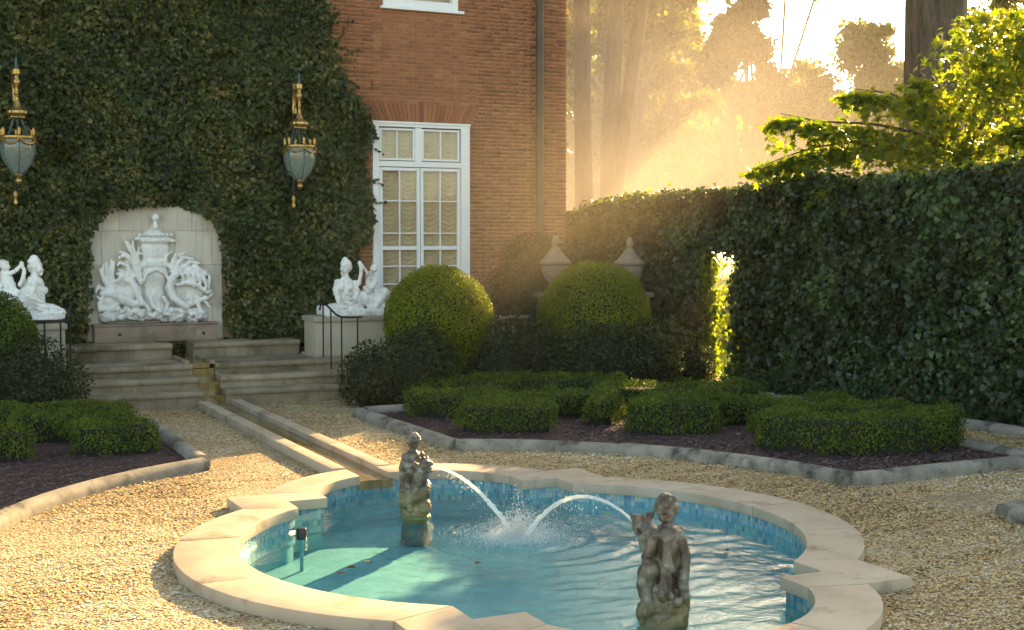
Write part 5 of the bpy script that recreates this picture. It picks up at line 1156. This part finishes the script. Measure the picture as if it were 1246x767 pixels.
# the three hazy leaning trunks by the house corner
D = 36.
def g3(x, y): return tuple(atd(x, y, D))
ax = atd(712, 300, D); tree('pale upright tree trunk close to the house corner', (ax[0], ax[1], 0), [st((ax[0], ax[1], -.1), g3(708, -40), .25, .21)], [((ax[0] - .5, ax[1], 12), (3, 3, 2.5)), ((ax[0] - 1.0, ax[1] + 1, 6.5), (1.4, 1, 2.5))], .22, 8000)
ax = atd(742, 300, D + 2); D = 38.
tree('tree with two hazy trunks leaning apart beyond the house', (ax[0], ax[1], 0), [st((ax[0], ax[1], -.1), g3(752, -40), .27, .22, -.15), st((ax[0] - .05, ax[1], 2.6), g3(788, -40), .23, .19)], [((ax[0] + 1, ax[1] + 1, 14), (4.5, 4, 3))], .22, 12000)
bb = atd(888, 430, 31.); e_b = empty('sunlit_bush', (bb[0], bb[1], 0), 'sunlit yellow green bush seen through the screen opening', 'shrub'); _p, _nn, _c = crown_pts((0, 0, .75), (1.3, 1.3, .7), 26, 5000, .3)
link('foliage', leaf_mesh('foliage', _p, _nn, rng.uniform(.06, .12, len(_p)), T_BOX, m_litleaf, (0, 0, .3), .6, .8), e_b)['kind'] = 'stuff'
MB().tube([(0, 0, 0), (.1, 0, .8)], [.05, .02], 6).build('stem', m_bark, e_b, True)
# leafy mid distance trees
def bt(label, px, D_, cr, leaf, nl, hz=None, mat=None, r0=.3, nc=22, cl=.26):
    """cr: list of (px, py, radius px x, radius px y) at distance D_"""
    b = atd(px, 300, D_); k = D_ / FPX; crowns = []
    for (x, y, rx, ry) in cr:
        c = atd(x, y, D_); crowns.append((tuple(c), (rx * k, rx * k, ry * k)))
    stems = [st((b[0], b[1], -.1), crowns[0][0], r0, r0 * .5)] + [st((b[0], b[1], crowns[0][0][2] * .55), c[0], r0 * .5, .06) for c in crowns[1:]]
    return tree(label, (b[0], b[1], 0), stems, crowns, leaf, nl, mat, nclump=nc, clump=cl)
bt('dark crowned tree hanging over the middle of the mist', 905, 54., [(885, 80, 40, 52), (910, 38, 46, 40), (925, 120, 36, 40)], .34, 15000, mat=m_dark, nc=11, cl=.26)
bt('thin leaved tree with bright gaps left of the white sky', 830, 66., [(815, 95, 55, 70), (760, 60, 60, 70), (800, 180, 60, 45), (870, 170, 60, 60)], .32, 14000)
bt('brownish round tree below the white sky gap', 1060, 64., [(1065, 58, 46, 48), (1085, 120, 50, 50), (1040, 150, 45, 40)], .28, 14000)
bt('feathery tree right of the mist', 980, 62., [(985, 118, 36, 50), (1010, 170, 60, 45), (950, 175, 45, 50)], .28, 12000)
bt('broad pale tree far off behind the mist, next to the house', 760, 82., [(740, 150, 80, 100), (830, 210, 90, 80), (700, 60, 70, 90), (730, 240, 90, 50)], .55, 26000)
bt('broad pale tree far off behind the mist, left of the maple', 930, 86., [(920, 215, 110, 80), (1040, 220, 90, 70), (1010, 250, 120, 50), (960, 150, 70, 50)], .55, 26000)
bt('tall pale tree far off between the dark crown and the house', 845, 90., [(830, 120, 90, 90), (880, 200, 90, 70), (800, 40, 80, 60)], .55, 24000)
bt('low dense tree far off behind the big trunk', 1120, 88., [(1120, 170, 110, 70), (1200, 210, 110, 60), (1080, 240, 110, 40)], .55, 22000)
bt('far tree at the right picture edge behind the maple', 1225, 70., [(1225, 60, 75, 75), (1190, 150, 60, 60), (1250, 120, 60, 80)], .32, 14000)
bt('yellow green leafy tree between the hazy trunks and the mist', 770, 44., [(770, 15, 40, 36), (800, 45, 30, 30), (735, 30, 20, 50), (700, 60, 14, 90)], .20, 9000, nc=16, cl=.24)
bt('added tree, broken crown above the frame casting light shafts into the mist', 945, 57., [(900, -50, 45, 30), (960, -75, 45, 30), (1000, -30, 28, 22), (850, -70, 45, 30)], .36, 16000, mat=m_dark, r0=.10, nc=9, cl=.24)  # occluder added out of view to split the sun into shafts
# maple with layered sprays
def maple():
    bx = atd(1170, 300, 21.5); e = empty('maple_tree', (bx[0], bx[1], 0), 'yellow green maple with layered branches reaching over the screen', 'tree'); L0 = np.array(e.location)
    trunk_mesh('trunk', np.array([(bx[0], bx[1], -.1), (bx[0] + .1, bx[1], 2.2), tuple(atd(1175, 170, 21.5))]) - L0, [.16, .13, .09], e, 12)
    Ps, Ns = [], []
    def spray(pts, n, spread, drop=.0, D0=21.5, D1=20.5):
        k = len(pts); W3 = [atd(x, y, D0 + (D1 - D0) * i / (k - 1)) for i, (x, y) in enumerate(pts)]
        trunk_mesh('limb', np.array(W3) - L0, np.linspace(.034, .006, k), e, 7, amp=.05)
        A = np.array(W3); t = rng.random(n) ** .55 * (k - 1); i = np.minimum(t.astype(int), k - 2); f = (t - i)[:, None]; c = A[i] * (1 - f) + A[i + 1] * f
        w = spread * (.35 + .65 * np.sin(np.clip(t / (k - 1), 0, 1) * PI * .9 + .3))
        n = len(t); o = rng.normal(size=(n, 3)) * np.array([1.15, 1.15, .13]) * w[:, None]; o[:, 2] -= .10 + .35 * (o[:, 0] ** 2 + o[:, 1] ** 2) / spread * .6
        Ps.append(c + o); Ns.append(unit(np.c_[o[:, 0] * .4, o[:, 1] * .4, np.ones(n)]))
    spray([(1175, 190), (1110, 160), (1060, 150), (1000, 148), (950, 138)], 930, .34)
    spray([(1175, 205), (1110, 172), (1050, 170), (985, 180), (922, 203)], 930, .30)
    spray([(1180, 215), (1120, 205), (1060, 215), (1010, 228)], 430, .34, D1=19.8)
    spray([(1170, 200), (1120, 130), (1080, 112), (1040, 108)], 558, .34)
    spray([(1175, 180), (1190, 120), (1200, 60), (1190, 10)], 600, .52)
    spray([(1180, 175), (1215, 120), (1240, 80), (1265, 30)], 992, .45)
    spray([(1180, 200), (1215, 165), (1250, 150), (1290, 140)], 930, .42)
    spray([(1180, 215), (1220, 195), (1260, 190), (1300, 195)], 930, .40)
    spray([(1180, 190), (1152, 150), (1132, 115), (1112, 90)], 420, .34)
    spray([(1240, 215), (1232, 150), (1205, 100), (1180, 55)], 420, .62)
    spray([(1245, 200), (1262, 120), (1255, 60), (1235, 5)], 500, .65)
    P = np.concatenate(Ps) - L0; n = len(P)
    link('crown', leaf_mesh('crown', P, np.concatenate(Ns), rng.uniform(.10, .17, n), T_STAR, m_maple, (-.6, -.4, -.5), .9, .85), e)['kind'] = 'stuff'
maple()
# ------------------------------------------------------------------ haze and drifting mist
m_haze, _nt = mat_new('haze')
_v = nd(_nt, 'VolumePrincipled', {'Color': (1, .92, .78, 1), 'Density': .0001, 'Anisotropy': .5})
_o = _nt.nodes.new('ShaderNodeOutputMaterial'); _nt.links.new(_v.outputs[0], _o.inputs['Volume'])
hz_ = MB().box(-125, 125, -125, 125, -1.6, 24).build('haze', m_haze); tag(hz_, 'warm haze filling the garden air', kind='stuff')
def mist(name, c, r, dens, label, nz=.5, col=(1, .88, .76, 1)):
    m, nt = mat_new(name); P = pos(nt)
    q = nd(nt, 'Mapping', {'Vector': coords(nt), 'Scale': tuple(1 / x for x in r)}).outputs[0]
    d = nd(nt, 'VectorMath', {0: q}, operation='LENGTH').outputs['Value']
    f = nd(nt, 'MapRange', {'Value': d, 'From Min': 1., 'From Max': 0., 'To Min': 0., 'To Max': 1.}, interpolation_type='SMOOTHSTEP').outputs[0]
    n = nd(nt, 'MapRange', {'Value': noise(nt, .22, 2, .5, P), 'From Min': .35, 'From Max': .65, 'To Min': 1 - nz, 'To Max': 1 + nz}).outputs[0]
    f = nd(nt, 'Math', {0: nd(nt, 'Math', {0: f, 1: n}, operation='MULTIPLY').outputs[0], 1: dens}, operation='MULTIPLY').outputs[0]
    v = nd(nt, 'VolumePrincipled', {'Color': col, 'Density': f, 'Anisotropy': .08})
    o = nt.nodes.new('ShaderNodeOutputMaterial'); nt.links.new(v.outputs[0], o.inputs['Volume'])
    b = MB().add(ICO3[0] * np.array(r) * 1.02, ICO3[1]).build(name, m); b.location = c; tag(b, label, kind='stuff'); return b
mist('mist', (20.5, 31.5, 4), (9.5, 12, 7.5), .036, 'sunlit mist drifting behind the ivy screen')
mist('mist', (16.5, 29.8, 4.2), (4.6, 7.5, 7.5), .052, 'paler mist hanging before the hazy trunks by the house corner')
mist('mist', (9.9, 18.9, 2.5), (4.6, 3.6, 3.1), .032, 'thin mist over the topiaries by the house', .3, (1, .84, .58, 1))
